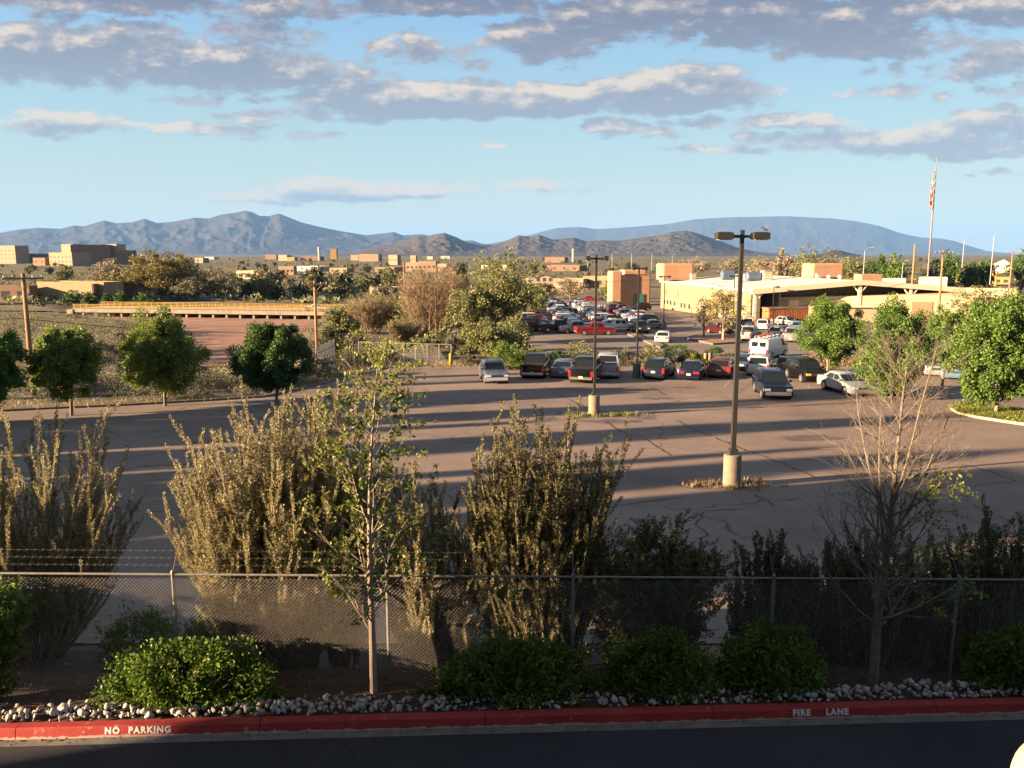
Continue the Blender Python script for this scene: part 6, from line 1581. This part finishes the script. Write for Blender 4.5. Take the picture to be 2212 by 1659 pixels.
def grass():
    rng = np.random.default_rng(19)
    def tufts(name, label, pts, hgt, leaf, per=26, spread=.12):
        mb = MB(); P = np.repeat(np.array(pts), per, 0); n = len(P)
        P = P+np.column_stack([rng.normal(size=(n, 2))*spread, np.zeros(n)])
        d = unit(np.column_stack([rng.normal(size=(n, 2))*.45, np.ones(n)])); mb.leaves(P, d, hgt*rng.uniform(.5, 1.3, n), .13, 0, rng)
        return tag(mb.build(name, leaf), label, None, kind='stuff')
    # dry grass round the nearest lamp's foot
    pts = []
    for i in range(70):
        a = rng.uniform(0, 6.28); r = .35+abs(rng.normal())*.38; x, y = l1b[0]+math.cos(a)*r*1.7-.1, l1b[1]+math.sin(a)*r*.7; pts.append((x, y, gzf(x, y)+.03))
    tufts('dry_grass', 'dry straw grass round the foot of the nearest lamp', pts[:44], .20, L_straw, 22, .09)
    b = on_ground(1283, 899); pts = []
    for i in range(46):
        a = rng.uniform(0, 6.28); r = .4+abs(rng.normal())*.5; x, y = b[0]+math.cos(a)*r*1.8+.3, b[1]+math.sin(a)*r*.7; pts.append((x, y, gzf(x, y)+.03))
    tufts('dry_grass', 'weeds round the drum of the middle lamp post', pts, .25, L_cotton, 20, .1)
    # verge
    pts = []
    for i in range(900):
        x = rng.uniform(-11, 62); y = rng.uniform(74.3, 78.8); pts.append((x, y, gzf(x, y)+.1))
    tufts('dry_grass', 'dry grass on the verge behind the parked cars', pts, .32, L_straw, 10, .35)
    pts = []
    while len(pts) < 420:
        y = rng.uniform(44, 80); x = lot_l(y)-.3-abs(rng.normal())*4.5; pts.append((x, y, gzf(x, y)))
    tufts('dry_grass', 'dry grass beside the left kerb of the near lot', pts, .30, L_straw, 9, .4)
grass()
# kerbed grass island under the big right hand tree
def island():
    e = [on_ground(*p) for p in ((2052, 885), (2070, 896), (2110, 905), (2160, 913), (2215, 921), (2330, 935), (2330, 905), (2200, 890), (2120, 876), (2070, 876))]
    n = len(e); zt = .17; mb = MB(); c = np.mean(e, 0)
    V = [[p[0], p[1], gzf(p[0], p[1])+.02] for p in e]+[[p[0], p[1], gzf(p[0], p[1])+zt] for p in e]+[[p[0]+(c[0]-p[0])*.035, p[1]+(c[1]-p[1])*.05, gzf(p[0], p[1])+zt+.002] for p in e]
    mb.add(V, [[i, (i+1) % n, n+(i+1) % n, n+i] for i in range(n)]); mb.add(V, [[n+i, n+(i+1) % n, 2*n+(i+1) % n, 2*n+i] for i in range(n)])
    tag(mb.build('island_kerb', mat('pale kerb concrete', (.34,.28,.19), rough=.9, var=.12, scale=2)), kind='structure')
    mb = MB(); mb.poly([[v[0], v[1], v[2]-.02] for v in V[2*n:]]); tag(mb.build('island_soil', mat('grassy soil', (.11,.105,.045), rough=.97, col2=(.17,.13,.07), scale=2.2, detail=8)), kind='structure')
    rng = np.random.default_rng(3); pts = []
    xs = [p[0] for p in e]; ys_ = [p[1] for p in e]
    def inside(x, y):
        r = False
        for i in range(n):
            a, b = e[i], e[i-1]
            if (a[1] > y) != (b[1] > y) and x < (b[0]-a[0])*(y-a[1])/(b[1]-a[1])+a[0]: r = not r
        return r
    while len(pts) < 1300:
        x, y = rng.uniform(min(xs), max(xs)), rng.uniform(min(ys_), max(ys_))
        if inside(x, y): pts.append((x, y, gzf(x, y)+.15))
    mb = MB(); P = np.repeat(np.array(pts), 8, 0); k = len(P); P = P+np.column_stack([rng.normal(size=(k, 2))*.12, np.zeros(k)])
    mb.leaves(P, unit(np.column_stack([rng.normal(size=(k, 2))*.6, np.ones(k)])), .17*rng.uniform(.5, 1.3, k), .2, 0, rng); tag(mb.build('grass', L_grass), 'thin green grass on the kerbed island', None, kind='stuff')
island()
# far wire fence, grey picket run, bollards, sign post, stone wall
def far_fence():
    a = on_ground(776, 778); b = on_ground(975, 786); root = tag(empty('far_wire_fence', a), 'wire fence with thin grey posts in front of the tan thickets', 'fence')
    n = 8; L_ = b-a
    mesh = MB()
    for i in range(n+1):
        p = L_*i/n; p = np.array([p[0], p[1], gzf(a[0]+p[0], a[1]+p[1])-a[2]]); mb = MB(); mb.cyl(p, p+np.array([0, 0, 1.9]), .045, k=6); mb.build('fence_post', m_galv, root)
    for z in (1.85,): 
        mb = MB(); mb.tubes([[0, 0, z], [L_[0], L_[1], gzf(b[0], b[1])-a[2]+z]], [.03, .03], 5); mb.build('top_rail', m_galv, root)
    w = np.linalg.norm(L_[:2]); dx = L_/w; P = []
    for sg in (1, -1):
        for t in np.arange(0, w-1.8, .22):
            q0, q1 = (t, t+1.8) if sg > 0 else (t+1.8, t); P.append([[dx[0]*q0, dx[1]*q0, dx[2]*q0+.05], [dx[0]*q1, dx[1]*q1, dx[2]*q1+1.82]])
    mesh.tubes(np.array(P), np.full((len(P), 2), .006), 3); mesh.build('wire_mesh', m_galvw, root)
    a = on_ground(684, 802); b = on_ground(724, 778); root = tag(empty('picket_fence', a), 'grey weathered picket fence run right of the brown utility pole', 'fence'); L_ = b-a
    m = mat('grey weathered board', (.24,.225,.20), rough=.95, var=.3, scale=2)
    pk = MB(); rng = np.random.default_rng(4); rz = math.atan2(L_[1], L_[0])
    for i in range(44):
        p = L_*i/43; pk.box((p[0], p[1], gzf(a[0]+p[0], a[1]+p[1])-a[2]+1.0+rng.normal()*.03), (.17, .03, 2.0+rng.uniform(0, .3)), rz)
    pk.build('picket_panel', m, root)
    mb = MB(); mb.tubes([[0, .05, .5], [L_[0], L_[1]+.05, L_[2]+.5]], [.05, .05], 4); mb.tubes([[0, .05, 1.5], [L_[0], L_[1]+.05, L_[2]+1.5]], [.05, .05], 4); mb.build('fence_rail', m, root)
far_fence()
def planters():
    for lb, pts in (('planter', ((1478,733),(1510,724),(1560,722),(1605,733),(1600,742),(1540,746))), ('planter', ((1350,722),(1360,719),(1436,750),(1426,754)))):
        e = [on_ground(*p) for p in pts]; n = len(e); c = np.mean(e, 0); mb = MB()
        V = [[p[0], p[1], gzf(p[0], p[1])] for p in e]+[[p[0], p[1], gzf(p[0], p[1])+.25] for p in e]+[[p[0]+(c[0]-p[0])*.06, p[1]+(c[1]-p[1])*.06, gzf(p[0], p[1])+.25] for p in e]
        mb.add(V, [[i, (i+1) % n, n+(i+1) % n, n+i] for i in range(n)]); mb.add(V, [[n+i, n+(i+1) % n, 2*n+(i+1) % n, 2*n+i] for i in range(n)]); tag(mb.build('planter_kerb', m_conc), kind='structure')
        mb = MB(); mb.poly([[v[0], v[1], v[2]-.02] for v in V[2*n:]]); tag(mb.build('planter_soil', mat('bare red soil', (.24,.14,.09), rough=.97, var=.2, scale=1.5)), kind='structure')
planters()
def small_things():
    for px, yb, l in ((974, 797, 'yellow bollard by the left part of the far kerb'), (1524, 775, 'pale yellow bollard left of the lone clipped dome bush'), (1533, 776, 'pale yellow bollard nearest the lone clipped dome bush')):
        b = at_depth(px, yb, 76); b[2] = gzf(b[0], b[1]); mb = MB(); mb.tubes([[0, 0, -.1], [0, 0, 1.1], [0, 0, 1.22], [0, 0, 1.28]], [.17, .17, .14, .04], 14, cap=True); o = mb.build('bollard', m_yel if px < 1000 else m_cream, smooth=True); o.location = b; tag(o, l, 'bollard', 'bollards along the verge')
    b = on_ground(1790, 812); root = tag(empty('parking_sign', b), 'small parking sign on a short post behind the black SUV', 'sign')
    mb = MB(); mb.cyl((0, 0, 0), (0, 0, 1.9), .04, k=8); mb.build('post', m_brown, root); mb = MB(); mb.box((0, -.05, 1.85), (.5, .03, .45)); mb.build('panel', m_cream, root)
    a = on_ground(436, 812); root = tag(empty('stone_wall', a, R(12)), 'low pale wall with a rusty coping at the near end of the sandy wash', 'wall')
    mb = MB(); mb.box((2.6, 0, .25), (6.0, .5, 1.5)); mb.build('wall_body', wallmat((.28,.235,.17), .25), root); mb = MB(); mb.box((2.6, -.02, 1.08), (6.2, .62, .16)); mb.build('coping', mat('rusty coping', (.26,.12,.07), rough=.9, var=.3, scale=2), root)
    c = on_ground(1433, 758)
    # scraps on the asphalt
    for px, py, l, s in ((1113, 924, 'scrap of white paper on the asphalt left of the middle lamp', .16), (1066, 906, 'smaller white scrap on the asphalt beyond the first scrap', .12), (590, 1120, 'crumpled pale litter on the shaded asphalt behind the gold shrub', .2)):
        b = on_ground(px, py); rng = np.random.default_rng(px); n = 6; V = [[(i-2.5)*s*.5, (j-2.5)*s*.35, .05+rng.uniform(0, .05)] for j in range(n) for i in range(n)]
        idx = np.arange(36).reshape(6, 6); mb = MB(); mb.add(V, np.stack([idx[:-1, :-1], idx[:-1, 1:], idx[1:, 1:], idx[1:, :-1]], -1).reshape(-1, 4)); o = mb.build('litter', m_whitew, smooth=True); o.location = b; tag(o, l, 'litter')
small_things()
# worn stall lines on the near lot
def lines():
    mb = MB(); rng = np.random.default_rng(2); h = R(20)
    for i in range(13):
        x0 = 4+i*2.9; y0 = 62-i*.55
        for k in range(9):
            if rng.uniform() < .35: continue
            t = k*.55; c = (x0+math.sin(h)*t, y0+math.cos(h)*t); a, b = .05, .26
            V = [(c[0]+dx*math.cos(h)+dy*math.sin(h), c[1]-dx*math.sin(h)+dy*math.cos(h)) for dx, dy in ((-a, -b), (a, -b), (a, b), (-a, b))]
            mb.poly([[x, y, gzf(x, y)+.046] for x, y in V])
    tag(mb.build('parking_lines', mat('faded white line', (.30,.27,.245), rough=.9, var=.3, scale=8)), kind='structure')
lines()

def gutter_litter():
    rng = np.random.default_rng(31); n = 900; t = rng.uniform(-8, 20, n); s_ = .17-abs(rng.normal(size=n))*.10
    P = np.array([kpt(a, b, .036) for a, b in zip(t, s_)]); mb = MB(); d = unit(np.column_stack([rng.normal(size=(n, 2)), rng.normal(size=n)*.15])); mb.leaves(P, d, rng.uniform(.015, .05, n), .6, 0, rng)
    k = 1500; t = rng.uniform(-8, 20, k); s_ = rng.uniform(.95, 2.2, k); P = np.array([kpt(a, b, .20-.08*max(0, b-1)) for a, b in zip(t, s_)]); d = unit(np.column_stack([rng.normal(size=(k, 2)), rng.normal(size=k)*.3])); mb.leaves(P, d, rng.uniform(.02, .07, k), .5, 0, rng)
    tag(mb.build('leaf_litter', leafmat('dead leaf', (.17,.11,.06), .5, .1)), 'dead leaves in the gutter and on the bark soil', None, kind='stuff')
gutter_litter()
# ------------------------------------------------------------------ the air
def haze(density):
    mb = MB(); mb.box((0, 22000, 600), (130000, 52000, 1342))
    m = bpy.data.materials.new('haze air'); m.use_nodes = True
    nt = m.node_tree; N = nt.nodes; N.remove(N['Principled BSDF'])
    pv = N.new('ShaderNodeVolumePrincipled'); pv.inputs['Density'].default_value = density
    pv.inputs['Color'].default_value = (.17, .36, .74, 1); pv.inputs['Anisotropy'].default_value = 0.0
    nt.links.new(pv.outputs[0], N['Material Output'].inputs['Volume'])
    o = mb.build('haze', m); tag(o, 'pale blue air between the town and the far mountains', None, kind='stuff')
haze(2.6e-5)
